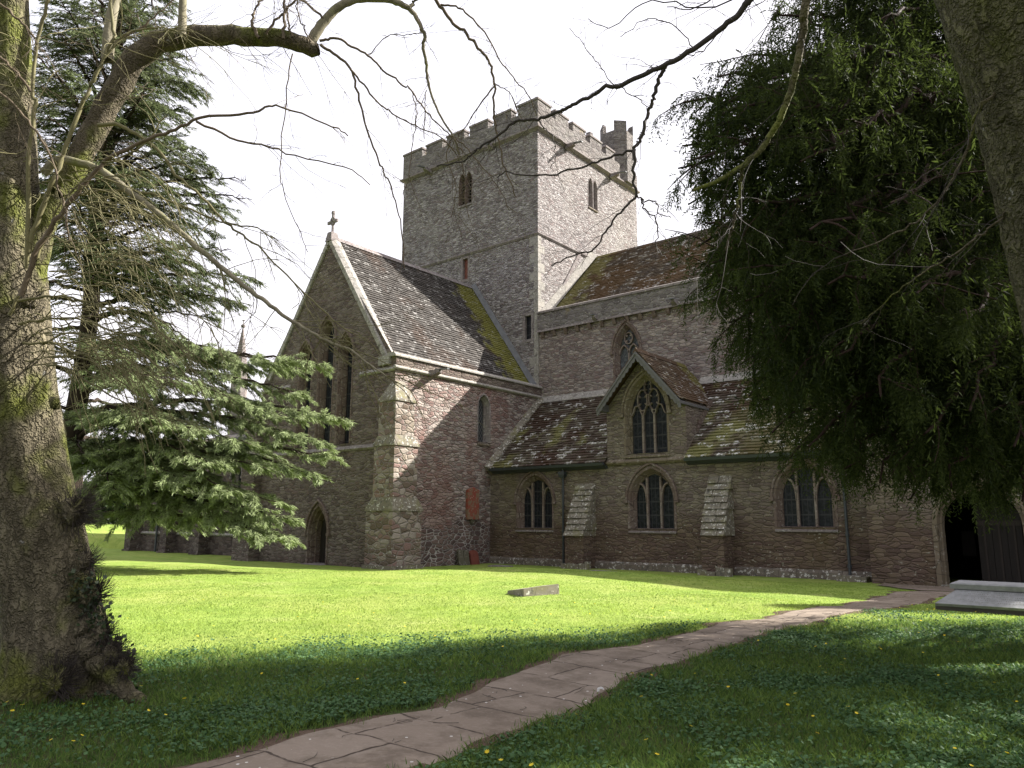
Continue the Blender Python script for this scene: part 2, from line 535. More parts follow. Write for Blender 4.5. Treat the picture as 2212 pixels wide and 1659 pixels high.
k = N('grass ground')
_c = k.coord()
_n1 = k.noise(_c, 1.6, 5.0, .62); _n2 = k.noise(_c, .35, 3.0); _n3 = k.noise(_c, 38.0, 3.0, .6); _n4 = k.noise(_c, 9.0, 4.0, .65)
_cc = k.mix(k.step(_n1, .32, .68), (.195, .285, .050), (.255, .345, .070))
_cc = k.mix(k.math('MULTIPLY', k.step(_n2, .4, .65), .5), _cc, (.31, .34, .09))
_cc = k.mix(k.math('MULTIPLY', k.step(_n4, .5, .75), .5), _cc, (.165, .225, .042))
_cc = k.mix(k.math('MULTIPLY', k.step(_n3, .45, .8), .45), _cc, (.25, .29, .10))
_n5 = k.noise(_c, .8, 5.0, .7)
_cc = k.mix(k.math('MULTIPLY', k.step(_n5, .54, .66), .45), _cc, (.33, .36, .13))
_cc = k.mix(k.math('MULTIPLY', k.step(_n5, .48, .36), .4), _cc, (.13, .215, .035))
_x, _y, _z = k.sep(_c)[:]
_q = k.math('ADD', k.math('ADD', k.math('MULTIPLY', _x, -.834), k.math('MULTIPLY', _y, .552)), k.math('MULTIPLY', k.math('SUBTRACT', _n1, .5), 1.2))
_shade = k.math('SUBTRACT', 1.0, k.step(_q, -30.2, -29.0))     # litter and moss colours, darkened along the edge of the trees' shade
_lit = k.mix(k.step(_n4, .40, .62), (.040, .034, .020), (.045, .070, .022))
_cc = k.mix(k.math('MULTIPLY', _shade, .9), _cc, _lit)
# beyond the close the land is dulled, as wood and pasture, to cut green bounce
_far = k.n('ShaderNodeVectorMath', operation='DISTANCE')
k.l(_c, _far.inputs[0]); _far.inputs[1].default_value = (2, -14, 0)
_cc = k.mix(k.step(k.math('ADD', _far.outputs['Value'], k.math('MULTIPLY', _n2, 14.0)), 52.0, 70.0), _cc, (.065, .075, .040))
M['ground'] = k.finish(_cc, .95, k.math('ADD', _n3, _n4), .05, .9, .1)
k = N('bare soil')
_c = k.coord()
_n1 = k.noise(_c, 4.0, 5.0, .65); _n3 = k.noise(_c, 30.0, 3.0)
_cc = k.mix(k.step(_n1, .35, .7), (.085, .058, .042), (.125, .09, .065))
M['soil'] = k.finish(_cc, .95, k.math('ADD', _n1, _n3), .04, .9, .1)

k = N('worn flagstones')
_c = k.coord()
_d = k.vmath('MULTIPLY', k.vmath('SUBTRACT', k.noise(_c, 1.9, 3.0, col=True), (.5, .5, .5)), (.20, .20, 0))
_dv = k.vmath('ADD', k.vmath('ADD', _c, (-20.03, 0, 0)), _d)
_br = k.n('ShaderNodeTexBrick', offset=.37, squash=.75, squash_frequency=3)
k.l(_dv, _br.inputs['Vector'])
_br.inputs['Color1'].default_value = (0, 0, 0, 1); _br.inputs['Color2'].default_value = (1, 1, 1, 1); _br.inputs['Mortar'].default_value = (.5, .5, .5, 1)
_br.inputs['Scale'].default_value = 1.0; _br.inputs['Mortar Size'].default_value = .012; _br.inputs['Mortar Smooth'].default_value = .4
_br.inputs['Brick Width'].default_value = 1.0; _br.inputs['Row Height'].default_value = .64
_r = k.sep(_br.outputs['Color'])
_n1 = k.noise(_c, 3.0, 5.0, .65); _n2 = k.noise(_c, 26.0, 4.0, .6); _n3 = k.noise(_c, 7.0, 3.0)
_cc = k.mix(_r[0], (.180, .143, .110), (.240, .196, .155))
_cc = k.mix(k.math('MULTIPLY', k.step(_n1, .40, .66), .75), _cc, (.110, .085, .062))
_cc = k.mix(k.math('MULTIPLY', k.step(_n2, .5, .75), .3), _cc, (.33, .28, .24))
_joint = k.math('MULTIPLY', _br.outputs['Fac'], k.math('MULTIPLY', k.step(_n3, .32, .52), .95))
_cc = k.mix(_joint, _cc, (.045, .032, .024))
_vs = k.vor(_c, 6.5, 'F1', 1.0)
_cc = k.mix(k.math('MULTIPLY', k.math('LESS_THAN', _vs.outputs['Distance'], .075), k.step(k.noise(_c, 1.3, 2.0), .40, .50)), _cc, (.62, .60, .57))
_h = k.math('ADD', k.math('MULTIPLY', k.math('SUBTRACT', 1.0, _joint), .5), k.math('ADD', k.math('MULTIPLY', _n1, .6), k.math('MULTIPLY', _n2, .25)))
M['flag'] = k.finish(_cc, .85, _h, .025, .9, .2)


def bark(name, a, b, moss, mlo, sc=9.0, dist=.03, stretch=.28, red=None):
    k = N(name)
    co = k.coord()
    d = k.vmath('MULTIPLY', k.vmath('SUBTRACT', k.noise(co, 5.0, 4.0, .65, True), (.5, .5, .5)), (.30, .30, .5))
    v = k.scale(k.vmath('ADD', co, d), (1, 1, stretch))
    e = k.vor(v, sc, 'DISTANCE_TO_EDGE', 1.0)
    n1 = k.noise(k.scale(co, (1, 1, .4)), 7.0, 5.0, .65)
    n2 = k.noise(co, 1.3, 4.0, .6)
    n3 = k.noise(co, 40.0, 3.0)
    c = k.mix(k.step(n1, .3, .7), a, b)
    c = k.mix(k.math('MULTIPLY', k.math('SUBTRACT', 1.0, k.step(e.outputs['Distance'], .0, .10)), .32), c, tuple(x*.4 for x in a))
    if red:
        c = k.mix(k.math('MULTIPLY', k.step(k.noise(co, .8, 2.0), .48, .62), .6), c, red)
    mm = k.math('MULTIPLY', k.step(n2, mlo, mlo+.14), k.step(n1, .25, .55))
    c = k.mix(k.math('MULTIPLY', mm, .85), c, moss)
    wl = k.noise(co, 5.0, 3.0)
    c = k.mix(k.math('MULTIPLY', k.step(wl, .70, .74), .6), c, (.45, .45, .42))
    h = k.math('ADD', k.math('MULTIPLY', k.math('MINIMUM', e.outputs['Distance'], .3), 1.6), k.math('ADD', k.math('MULTIPLY', n1, .5), k.math('MULTIPLY', n3, .2)))
    return k.finish(c, .92, h, dist*1.8, 1.0, .15)


M['bark_l'] = bark('mossy grey bark', (.100, .086, .058), (.20, .175, .118), (.125, .145, .022), .50, 16.0, .035, .20)
M['bark_r'] = bark('green fissured bark', (.085, .080, .048), (.165, .155, .095), (.115, .125, .032), .50, 15.0, .07, .14)
M['bark_limb'] = bark('mossy limb bark', (.085, .072, .050), (.145, .122, .085), (.12, .14, .022), .46, 16.0, .02)
M['bark_pale'] = bark('smooth pale limb', (.18, .162, .112), (.25, .228, .165), (.15, .17, .04), .55, 6.0, .004)
M['twig_l'] = plain('olive twigs', (.165, .150, .07), .7, .45, 3.0, .0, .3)
M['twig_d'] = plain('dark twigs', (.050, .042, .036), .75, .4, 3.0, .0, .25)
M['twig_b'] = plain('brown twigs', (.13, .10, .066), .75, .4, 3.0, .0, .25)
M['bark_c'] = plain('cedar bark', (.048, .036, .028), .9, .5, 4.0, .03, .15, scale=(3, 3, .6))
M['bark_y'] = plain('red yew bark', (.046, .028, .021), .85, .5, 4.0, .02, .2, scale=(3, 3, .6))
M['cedar'] = leaf_mat('cedar needles', (.040, .049, .022), (.285, .345, .165), .26, spec=.2)
M['yew'] = leaf_mat('yew needles', (.010, .016, .007), (.050, .066, .020), .22, trcol=(.10, .14, .03), rough=.75, spec=.06)
M['grass'] = leaf_mat('grass blades', (.070, .135, .032), (.33, .43, .085), .46, rough=.6, spec=.2)
M['cover'] = leaf_mat('celandine leaves', (.034, .080, .030), (.088, .165, .062), .22, rough=.6, spec=.15)
M['petal'] = leaf_mat('yellow petals', (.75, .55, .02), (.80, .65, .04), .3)
M['ivy'] = leaf_mat('ivy leaves', (.018, .035, .014), (.05, .075, .03), .12, rough=.35, spec=.5)
M['hedge'] = leaf_mat('dark hedge leaves', (.020, .038, .014), (.05, .075, .028), .2)


# ------------------------------------------------------------------ wall planes and openings
class Plane:
    """vertical plane: origin, horizontal unit u, outward normal n"""
    def __init__(s, o, u, n):
        s.o = np.array(o, float); s.u = np.array(u, float); s.n = np.array(n, float)

    def p(s, u, z, d=0.0):
        return s.o+s.u*u+np.array([0, 0, z])+s.n*d


def arch(uc, w, z0, zs, zt, n=10):
    """pointed opening, from bottom left round to bottom right (closed loop)"""
    a, r = w/2.0, max(zt-zs, 1e-3)
    R = (a*a+r*r)/(2*a)
    pts = [(uc-a, z0)]
    cx = uc-a+R
    t1 = math.atan2(r, (uc-cx))
    for i in range(n+1):
        t = math.pi+(t1-math.pi)*i/n
        pts.append((cx+R*math.cos(t), zs+R*math.sin(t)))
    right = [(2*uc-x, z) for x, z in pts[:-1]]
    return pts+right[::-1]


def half(loop):
    return loop


def wall(name, pl, outline, holes, mat, parent, thick=0.0, flip=False):
    mb = MB()
    polys = [[Vector((u, z, 0)) for u, z in outline]]+[[Vector((u, z, 0)) for u, z in h] for h in holes]
    flat = [v for p in polys for v in p]
    tris = tessellate_polygon(polys)
    V = [pl.p(v.x, v.y) for v in flat]
    fs = []
    for t in tris:
        a, b, c = (np.array(V[i]) for i in t)
        nn = np.cross(b-a, c-a)
        if np.linalg.norm(nn) < 1e-9:
            continue
        fs.append(tuple(t) if np.dot(nn, pl.n) > 0 else tuple(t[::-1]))
    mb.add(V, fs)
    if thick > 0:          # returns of the outer edge
        n = len(outline)
        V2 = [pl.p(u, z) for u, z in outline]+[pl.p(u, z, -thick) for u, z in outline]
        mb.add(V2, [(i, (i+1) % n, n+(i+1) % n, n+i) for i in range(n)])
    for h in holes:        # reveals
        n = len(h)
        V2 = [pl.p(u, z) for u, z in h]+[pl.p(u, z, -.35) for u, z in h]
        mb.add(V2, [(i, n+i, n+(i+1) % n, (i+1) % n) for i in range(n)])
    return obj(name, mb, mat, parent)


def loft(mb, pl, rings, mat=0):
    """rings: list of (loop, d); loops of equal length"""
    n = len(rings[0][0])
    V = [pl.p(u, z, d) for loop, d in rings for u, z in loop]
    fs = []
    for i in range(len(rings)-1):
        for k_ in range(n):
            j = (k_+1) % n
            fs.append((i*n+k_, i*n+j, (i+1)*n+j, (i+1)*n+k_))
    mb.add(V, fs, mat)


def fill(mb, pl, loop, d, mat=0):
    polys = [[Vector((u, z, 0)) for u, z in loop]]
    tris = tessellate_polygon(polys)
    mb.add([pl.p(u, z, d) for u, z in loop], [tuple(t) for t in tris], mat)


def sweep(mb, pl, pts, w, d0, d1, mat=0, closed=False):
    """bar of width w following a path in the plane, from depth d0 to d1"""
    P = np.array(pts, float)
    n = len(P)
    if closed:
        T = np.roll(P, -1, 0)-np.roll(P, 1, 0)
    else:
        T = np.gradient(P, axis=0)
    T /= np.linalg.norm(T, axis=1)[:, None]+1e-9
    Q = np.stack([-T[:, 1], T[:, 0]], 1)*w/2
    V = []
    for i in range(n):
        a, b = P[i]+Q[i], P[i]-Q[i]
        V += [pl.p(a[0], a[1], d0), pl.p(a[0], a[1], d1-.02), pl.p(P[i][0]+Q[i][0]*.55, P[i][1]+Q[i][1]*.55, d1),
              pl.p(P[i][0]-Q[i][0]*.55, P[i][1]-Q[i][1]*.55, d1), pl.p(b[0], b[1], d1-.02), pl.p(b[0], b[1], d0)]
    fs = []
    for i in range(n if closed else n-1):
        j = (i+1) % n
        for k_ in range(5):
            fs.append((i*6+k_, j*6+k_, j*6+k_+1, i*6+k_+1))
    if not closed:
        fs.append((0, 1, 2, 3, 4, 5)); e = (n-1)*6
        fs.append((e+5, e+4, e+3, e+2, e+1, e))
    mb.add(V, fs, mat)


def pbox(mb, pl, u0, u1, z0, z1, d0, d1, mat=0):
    L = [pl.p(u0, z0, d0), pl.p(u1, z0, d0), pl.p(u1, z0, d1), pl.p(u0, z0, d1)]
    H = [pl.p(u0, z1, d0), pl.p(u1, z1, d0), pl.p(u1, z1, d1), pl.p(u0, z1, d1)]
    mb.hexa(L, H, mat)


def prof(mb, pl, prof_dz, u0, u1, mat=0):
    """bar along u with a (d,z) profile"""
    mb.hexa([pl.p(u0, z, d) for d, z in prof_dz], [pl.p(u1, z, d) for d, z in prof_dz], mat)


def arc(c, r, a0, a1, n=8):
    return [(c[0]+r*math.cos(a0+(a1-a0)*i/n), c[1]+r*math.sin(a0+(a1-a0)*i/n)) for i in range(n+1)]


def window(pl, uc, w, z0, zs, zt, parent, style='lancet', stone='ash_red', hood=True, glass='glass', band=.24, sill=True, mul='ash_mul', deep=.34):
    """moulded stone window (two orders, glass, tracery, hood); returns the hole for the wall"""
    hole = arch(uc, w+2*band-.06, z0-.02, zs, zt+band*1.15)
    a0 = arch(uc, w+2*band, z0-.03, zs, zt+band*1.25)
    a1 = arch(uc, w+band*.95, z0-.02, zs, zt+band*.6)
    a2 = arch(uc, w+band*.55, z0-.02, zs, zt+band*.36)
    a3 = arch(uc, w, z0, zs, zt)
    mb = MB()
    loft(mb, pl, [(a0, -.02), (a0, .022), (arch(uc, w+band*1.3, z0-.03, zs, zt+band*.8), .022), (a1, -.06), (a1, -.09), (a2, -.16), (a2, -.19), (a3, -deep+.06), (a3, -deep-.02)], 0)
    f = obj('window', mb, [M[stone]], parent)
    g = MB()
    fill(g, pl, a3, -deep, 0)
    t = MB()
    d0, d1 = -deep+.004, -deep+.14
    top = lambda du: zs+(zt-zs)*1.0
    a, r = w/2.0, zt-zs
    R = (a*a+r*r)/(2*a)

    def zarch(u):
        x = abs(u-uc)
        cx = R-a
        return zs+math.sqrt(max(R*R-(x+cx)**2, 0))
    mw = .095
    if style == 'three':        # two mullions to the arch, small arched heads each side
        for s in (-1, 1):
            um = uc+s*w*.185
            sweep(t, pl, [(um, z0), (um, (z0+zs)/2), (um, zarch(um)-.02)], mw, d0, d1)
            ue = uc+s*w*.485
            wd = abs(ue-um)
            pts = []
            for i in range(9):
                q = i/8
                uu = um+s*(.02+wd*.62*q*q)
                pts.append((uu, zs-.12+(zarch(uc+s*w*.33)-zs+.05)*math.sin(q*math.pi/2)))
            sweep(t, pl, pts, mw*.85, d0, d1)
    elif style == 'retic':      # three ogee lights, two quatrefoiled loops, one loop over
        us = [uc-w*.167, uc+w*.167]
        for um in us:
            sweep(t, pl, [(um, z0), (um, zs-.2), (um, zs)], mw, d0, d1)
        lw = w/3
        for i in range(3):
            cl = uc+(i-1)*lw
            hh = .42
            for s in (-1, 1):
                pts = []
                for j in range(9):
                    q = j/8
                    uu = cl+s*lw/2*(1-q)**.75*(1 if q < 1 else 0)
                    pts.append((uu, zs-.05+hh*(q-.12*math.sin(q*2*math.pi))))
                sweep(t, pl, pts, mw*.6, d0, d1)

        def loopshape(cx, cz, hw, hh_):
            pts = []
            for j in range(28):
                th = 2*math.pi*j/28
                rr = 1-.10*math.cos(2*th)
                cu = math.cos(th)*abs(math.cos(th))**.15
                pts.append((cx+hw*rr*math.cos(th), cz+hh_*math.sin(th)*(1+.12*abs(math.sin(th))**6)))
            return pts

        def quatre(cx, cz, r_):
            for j in range(4):
                th = math.pi/4+j*math.pi/2
                pp = (cx+r_*math.cos(th), cz+r_*1.15*math.sin(th)); pi_ = (cx+r_*.62*math.cos(th), cz+r_*.72*math.sin(th))
                sweep(t, pl, [pp, ((pp[0]+pi_[0])/2, (pp[1]+pi_[1])/2), pi_], mw*.6, d0, d1-.03)
        for s in (-1, 1):
            sweep(t, pl, loopshape(uc+s*lw*.5, zs+.60, lw*.47, .42), mw*.55, d0, d1, closed=True)
            quatre(uc+s*lw*.5, zs+.60, lw*.46)
        sweep(t, pl, loopshape(uc, zs+1.19, lw*.34, .33), mw*.55, d0, d1, closed=True)
        quatre(uc, zs+1.19, lw*.33)
    elif style == 'two':        # two lights and a quatrefoil
        sweep(t, pl, [(uc, z0), (uc, zs), (uc, zs+.12)], mw, d0, d1)
        for s in (-1, 1):
            cl = uc+s*w/4
            sweep(t, pl, [(cl-w/4, zs-.1), (cl-w/5, zs+.12), (cl-w/10, zs+.27), (cl, zs+.36)], mw*.8, d0, d1)
            sweep(t, pl, [(cl+w/4, zs-.1), (cl+w/5, zs+.12), (cl+w/10, zs+.27), (cl, zs+.36)], mw*.8, d0, d1)
        cz = zs+(zt-zs)*.58
        sweep(t, pl, [(uc+.24*math.cos(q*math.pi/8), cz+.30*math.sin(q*math.pi/8)) for q in range(16)], mw*.75, d0, d1, closed=True)
        for j in range(4):
            th = math.pi/4+j*math.pi/2
            sweep(t, pl, [(uc+.24*math.cos(th), cz+.28*math.sin(th)), (uc+.18*math.cos(th), cz+.21*math.sin(th)), (uc+.13*math.cos(th), cz+.15*math.sin(th))], mw, d0, d1-.03)
    elif style == 'louvre':
        pass
    obj('glass' if style != 'louvre' else 'louvre_backing', g, [M[glass]], f)
    if t.v:
        obj('tracery' if style not in ('louvre',) else 'mullion', t, [M[mul]], f)
    if style == 'louvre':
        q = MB()
        z = z0+.08
        while z < zt-.15:
            hw = min(w/2, max(.05, (w/2)*(1-max(0, (z-zs)/(zt-zs))**1.6)))
            mb2 = [(-deep+.01, z+.10), (-deep+.15, z-.02), (-deep+.165, z+.01), (-deep+.01, z+.135)]
            prof(q, pl, mb2, uc-hw+.02, uc+hw-.02)
            z += .215
        obj('louvre', q, [M['louvre']], f)
    if hood:
        hb = MB()
        hp = arch(uc, w+2*band+.10, zs-.03, zs, zt+band*1.25+.08, 12)
        sweep(hb, pl, hp[1:-1], .10, 0.0, .10)
        for s in (0, -1):
            u_, z_ = hp[1] if s == 0 else hp[-2]
            pbox(hb, pl, u_-.09, u_+.09, z_-.12, z_+.02, 0, .12)
        obj('hood_mould', hb, [M[stone]], f)
    if sill:
        sb = MB()
        prof(sb, pl, [(-deep+.02, z0-.005), (.07, z0-.13), (.07, z0-.20), (-.02, z0-.20), (-deep+.02, z0-.2)], uc-w/2-band*.9, uc+w/2+band*.9)
        obj('sill', sb, [M['ash_dorm' if stone != 'ash_red' else 'ash']], f)
    return hole


def tiles(mb, P0, U, V, Nn, vmax, u0f, u1f, row=.18, tw=.28, th=.05, seed=1):
    """courses of overlapping stone tiles on a sloping plane"""
    r = np.random.default_rng(seed)
    P0, U, V, Nn = (np.array(q, float) for q in (P0, U, V, Nn))
    nrow = int(vmax/row)
    for i in range(nrow):
        v0 = i*row; v1 = min(v0+row*1.35, vmax)
        ua, ub = u0f(v0+row*.5), u1f(v0+row*.5)
        u = ua-r.random()*tw*.6
        wob = r.normal(0, .008)
        while u < ub:
            w_ = tw*(.7+.6*r.random())
            a, b = max(u+.004, ua), min(u+w_-.004, ub)
            u += w_
            if b-a < .03:
                continue
            t_ = th*(.75+.6*r.random())
            dv = r.normal(0, .012)+wob
            rows = []
            for (uu, vv, dd) in ((a, v0+dv, .012), (b, v0+dv, .012), (b, v0+dv, .012+t_), (a, v0+dv, .012+t_), (a, v1, -.004), (b, v1, -.004), (b, v1, .012), (a, v1, .012)):
                rows.append(P0+U*uu+V*vv+Nn*(dd+.0))
            mb.add(rows, [(3, 2, 6, 7), (0, 1, 2, 3), (0, 3, 7, 4), (1, 5, 6, 2)], 0, float(r.random()))


def quad(mb, *pts, mat=0):
    mb.add(list(pts), [tuple(range(len(pts)))], mat)


# ------------------------------------------------------------------ the cathedral
X_, Y_ = np.array([1., 0, 0]), np.array([0, 1., 0])
church = empty('cathedral', (0, 0, 0), 'large old stone cathedral with square battlemented tower and tiled roofs beyond the lawn', 'cathedral')
TW = 11.61
PN = Plane((0, 0, 0), (1, 0, 0), (0, -1, 0))            # tower north face (u = X)
PWt = Plane((0, 0, 0), (0, 1, 0), (1, 0, 0))            # tower west face  (u = Y)
ZC = 25.18

# tower ------------------------------------------------------------
tower_holder = bpy.data.objects.new('tower', bpy.data.meshes.new('tower'))   # filled below
link(tower_holder, church)
hN = [window(PN, -5.8+q, .40, 21.95, 23.45, 23.98, tower_holder, 'louvre', 'ash_red', False, 'dark', .085, True, 'ash_red') for q in (-.285, .285)]
hW = [window(PWt, 5.92+q, .38, 22.12, 23.5, 24.02, tower_holder, 'louvre', 'ash', False, 'dark', .085, True, 'ash') for q in (-.275, .275)]


def slit(pl, u0, u1, z0, z1, parent, mat, stone='ash'):
    b = .16
    outer = [(u0-b, z0-b), (u0-b, z1+b), (u1+b, z1+b), (u1+b, z0-b)]
    inner = [(u0, z0), (u0, z1), (u1, z1), (u1, z0)]
    mb = MB()
    loft(mb, pl, [(outer, -.02), (outer, .012), (inner, .012), (inner, -.22)])
    f = obj('slit_window', mb, [M[stone]], parent)
    g = MB(); fill(g, pl, inner, -.18)
    obj('shutter' if mat == 'redbrd' else 'glass', g, [M[mat]], f)
    return [(u0-b+.02, z0-b+.02), (u0-b+.02, z1+b-.02), (u1+b-.02, z1+b-.02), (u1+b-.02, z0-b+.02)]


hN.append(slit(PN, -5.93, -5.50, 16.9, 18.25, tower_holder, 'redbrd'))
hN.append(slit(PN, -.96, -.50, 12.3, 13.7, tower_holder, 'glass'))
tw_mb = MB()
for pl, out, hs in ((PN, [(-TW, 0), (-TW, ZC), (0, ZC), (0, 0)], hN), (PWt, [(0, 0), (0, ZC), (TW, ZC), (TW, 0)], hW)):
    polys = [[Vector((u, z, 0)) for u, z in out]]+[[Vector((u, z, 0)) for u, z in h] for h in hs]
    V = [pl.p(v.x, v.y) for p in polys for v in p]
    fs = []
    for t in tessellate_polygon(polys):
        a, b, c = (np.array(V[i]) for i in t)
        nn = np.cross(b-a, c-a)
        fs.append(tuple(t) if np.dot(nn, pl.n) > 0 else tuple(t[::-1]))
    tw_mb.add(V, fs)
quad(tw_mb, (-TW, TW, 0), (-TW, TW, ZC), (0, TW, ZC), (0, TW, 0))
quad(tw_mb, (-TW, 0, 0), (-TW, 0, ZC), (-TW, TW, ZC), (-TW, TW, 0))
quad(tw_mb, (-TW, 0, ZC+.3), (0, 0, ZC+.3), (0, TW, ZC+.3), (-TW, TW, ZC+.3))
o_tmp = obj('tower_mesh', tw_mb, [M['tower']], None)
tower_holder.data = o_tmp.data
bpy.data.objects.remove(o_tmp)
tower = tower_holder
tower.data.name = 'tower'

# strings, cornice
mb = MB()


def ring_course(mb, z0, z1, p0, p1, x0=-TW, x1=0.0, y0=0.0, y1=TW):
    def loop(p, z):
        return [(x0-p, y0-p, z), (x1+p, y0-p, z), (x1+p, y1+p, z), (x0-p, y1+p, z)]
    L = [loop(-.1, z0), loop(p0, z0), loop(p1, (z0+z1)/2), loop(p1, z1-.04), loop(-.1, z1+.08)]
    V = [p for l_ in L for p in l_]
    fs = []
    for i in range(len(L)-1):
        for k_ in range(4):
            j = (k_+1) % 4
            fs.append((i*4+k_, i*4+j, (i+1)*4+j, (i+1)*4+k_))
    mb.add(V, fs)


ring_course(mb, 18.42, 18.62, .03, .10)
obj('string_course', mb, [M['ash']], tower)
mb = MB(); ring_course(mb, ZC-.16, ZC+.12, .02, .22)
obj('cornice', mb, [M['ash']], tower)
# quoins down the lit corner
mb = MB()
r_ = np.random.default_rng(3)
z = 9.2
i = 0
while z < 18.3:
    h_ = .42+.2*r_.random()
    a, b = (.62, .30) if i % 2 else (.30, .62)
    if 11.4 < z < 14.3:
        a = .28
    mb.box((-a, -.012, z+.008), (.012, b, z+h_-.008))
    z += h_; i += 1
obj('quoin', mb, [M['ash_pale']], tower)
# parapet and merlons
ZB, ZM = 26.46, 27.0
mb = MB()
P_ = .06
for (a, b) in (((-TW-P_, -P_, ZC+.08), (P_, .42, ZB)), ((-TW-P_, TW-.42, ZC+.08), (P_, TW+P_, ZB)), ((P_-.48, .42, ZC+.08), (P_, TW-.42, ZB)), ((-TW-P_, .42, ZC+.08), (-TW-P_+.48, TW-.42, ZB))):
    mb.box(a, b)
obj('parapet', mb, [M['parapet']], tower)


def merlon(x0, y0, x1, y1, ztop=ZM, corner=False):
    mb = MB()
    mb.box((x0, y0, ZB-.0), (x1, y1, ztop))
    o = obj('merlon', mb, [M['parapet']], tower)
    cp = MB()
    e = .05
    cx, cy = (x0+x1)/2, (y0+y1)/2
    lo = [(x0-e, y0-e, ztop), (x1+e, y0-e, ztop), (x1+e, y1+e, ztop), (x0-e, y1+e, ztop)]
    md = [(x, y, ztop+.12) for x, y, _ in lo]
    hi = [(x0+.12, y0+.12, ztop+.26), (x1-.12, y0+.12, ztop+.26), (x1-.12, y1-.12, ztop+.26), (x0+.12, y1-.12, ztop+.26)]
    cp.hexa(lo, md); cp.hexa([(x, y, z_+.0001) for x, y, z_ in md], hi)
    obj('merlon_coping', cp, [M['ash']], o)


for a, b in ((-TW-P_, -9.82), (-9.43, -7.92), (-7.51, -5.95), (-5.45, -3.9), (-3.43, -2.0)):
    merlon(a, -P_, b, .42)
merlon(-1.46, -P_, P_, 1.26)
for a, b in ((1.75, 3.14), (3.62, 5.06), (5.62, 7.0), (7.55, 8.62)):
    merlon(-.42, a, P_, b)
for a, b in ((-11.67, -10.2), (-9.4, -7.9), (-7.2, -5.7), (-5.0, -3.5)):
    merlon(a, TW-.42, b, TW+P_)
# stair turret on the far right corner of the tower
tc = np.array([-.70, 10.25]); tr = 1.18


def octo(r, z, c=tc):
    return [(c[0]+r*math.cos(math.radians(22.5+45*i)), c[1]+r*math.sin(math.radians(22.5+45*i)), z) for i in range(8)]


mb = MB(); mb.hexa(octo(tr, ZC+.1), octo(tr, 29.05))
turret = obj('stair_turret', mb, [M['parapet']], tower)
mb = MB()
for i in (1, 3, 5, 7):
    a0, a1 = math.radians(45*i-22.5), math.radians(45*i+22.5)
    pa, pb = [(tc[0]+q*math.cos(t), tc[1]+q*math.sin(t)) for t in (a0,) for q in (tr, tr-.3)], [(tc[0]+q*math.cos(t), tc[1]+q*math.sin(t)) for t in (a1,) for q in (tr, tr-.3)]
    mb = MB()
    mb.hexa([(*pa[0], 29.05), (*pb[0], 29.05), (*pb[1], 29.05), (*pa[1], 29.05)], [(*pa[0], 29.8), (*pb[0], 29.8), (*pb[1], 29.7), (*pa[1], 29.7)])
    obj('turret_merlon', mb, [M['parapet']], tower)
mb = MB()
mb.box((tc[0]+tr*.9, 10.5, 27.1), (tc[0]+tr*.935, 10.62, 28.1))
obj('turret_slit', mb, [M['dark']], tower)
# the thin far pinnacles of the turret stair head
mb = MB()
mb.box((-2.6, 8.05, ZB), (-1.5, 9.4, 28.0))
stair_head = obj('stair_head', mb, [M['parapet']], tower)
for bx in (((-2.6, 8.05, 28.0), (-2.28, 8.4, 29.0)), ((-1.85, 8.05, 28.0), (-1.5, 8.4, 28.9)), ((-2.6, 9.05, 28.0), (-2.25, 9.4, 28.9))):
    mb = MB(); mb.box(*bx); obj('turret_merlon', mb, [M['parapet']], tower)


def spout(parent, base, direc, ln, w=.16, rise=0.0, lead=True):
    mb = MB()
    b, d = np.array(base, float), np.array(direc, float)
    s_ = np.cross(d, (0, 0, 1))
    q0 = [b+s_*w*1.3+np.array([0, 0, -.22]), b-s_*w*1.3+np.array([0, 0, -.22]), b-s_*w*1.2+np.array([0, 0, .10]), b+s_*w*1.2+np.array([0, 0, .10])]
    e = b+d*ln*.5
    q1 = [e+s_*w*.8+np.array([0, 0, -.06]), e-s_*w*.8+np.array([0, 0, -.06]), e-s_*w*.8+np.array([0, 0, .07]), e+s_*w*.8+np.array([0, 0, .07])]
    mb.hexa(q0, q1, 0)
    f = b+d*ln+np.array([0, 0, rise])
    m_ = b+d*ln*.25+np.array([0, 0, .09])
    mb.hexa([m_+s_*.10, m_-s_*.10, m_-s_*.10+np.array([0, 0, .05]), m_+s_*.10+np.array([0, 0, .05])],
            [f+s_*.08, f-s_*.08, f-s_*.08+np.array([0, 0, .05]), f+s_*.08+np.array([0, 0, .05])], 1)
    return obj('water_spout', mb, [M['ash'], M['lead']], parent)


spout(tower, (.1, 2.9, 25.1), (1, 0, 0), 1.15, rise=-.05)
spout(tower, (.1, 8.12, 25.1), (1, 0, 0), 1.15, rise=-.05)
spout(tower, (-9.0, -.1, 25.1), (0, -1, 0), 1.1, rise=-.05)
spout(tower, (-3.6, -.1, 25.1), (0, -1, 0), .45, rise=-.05)

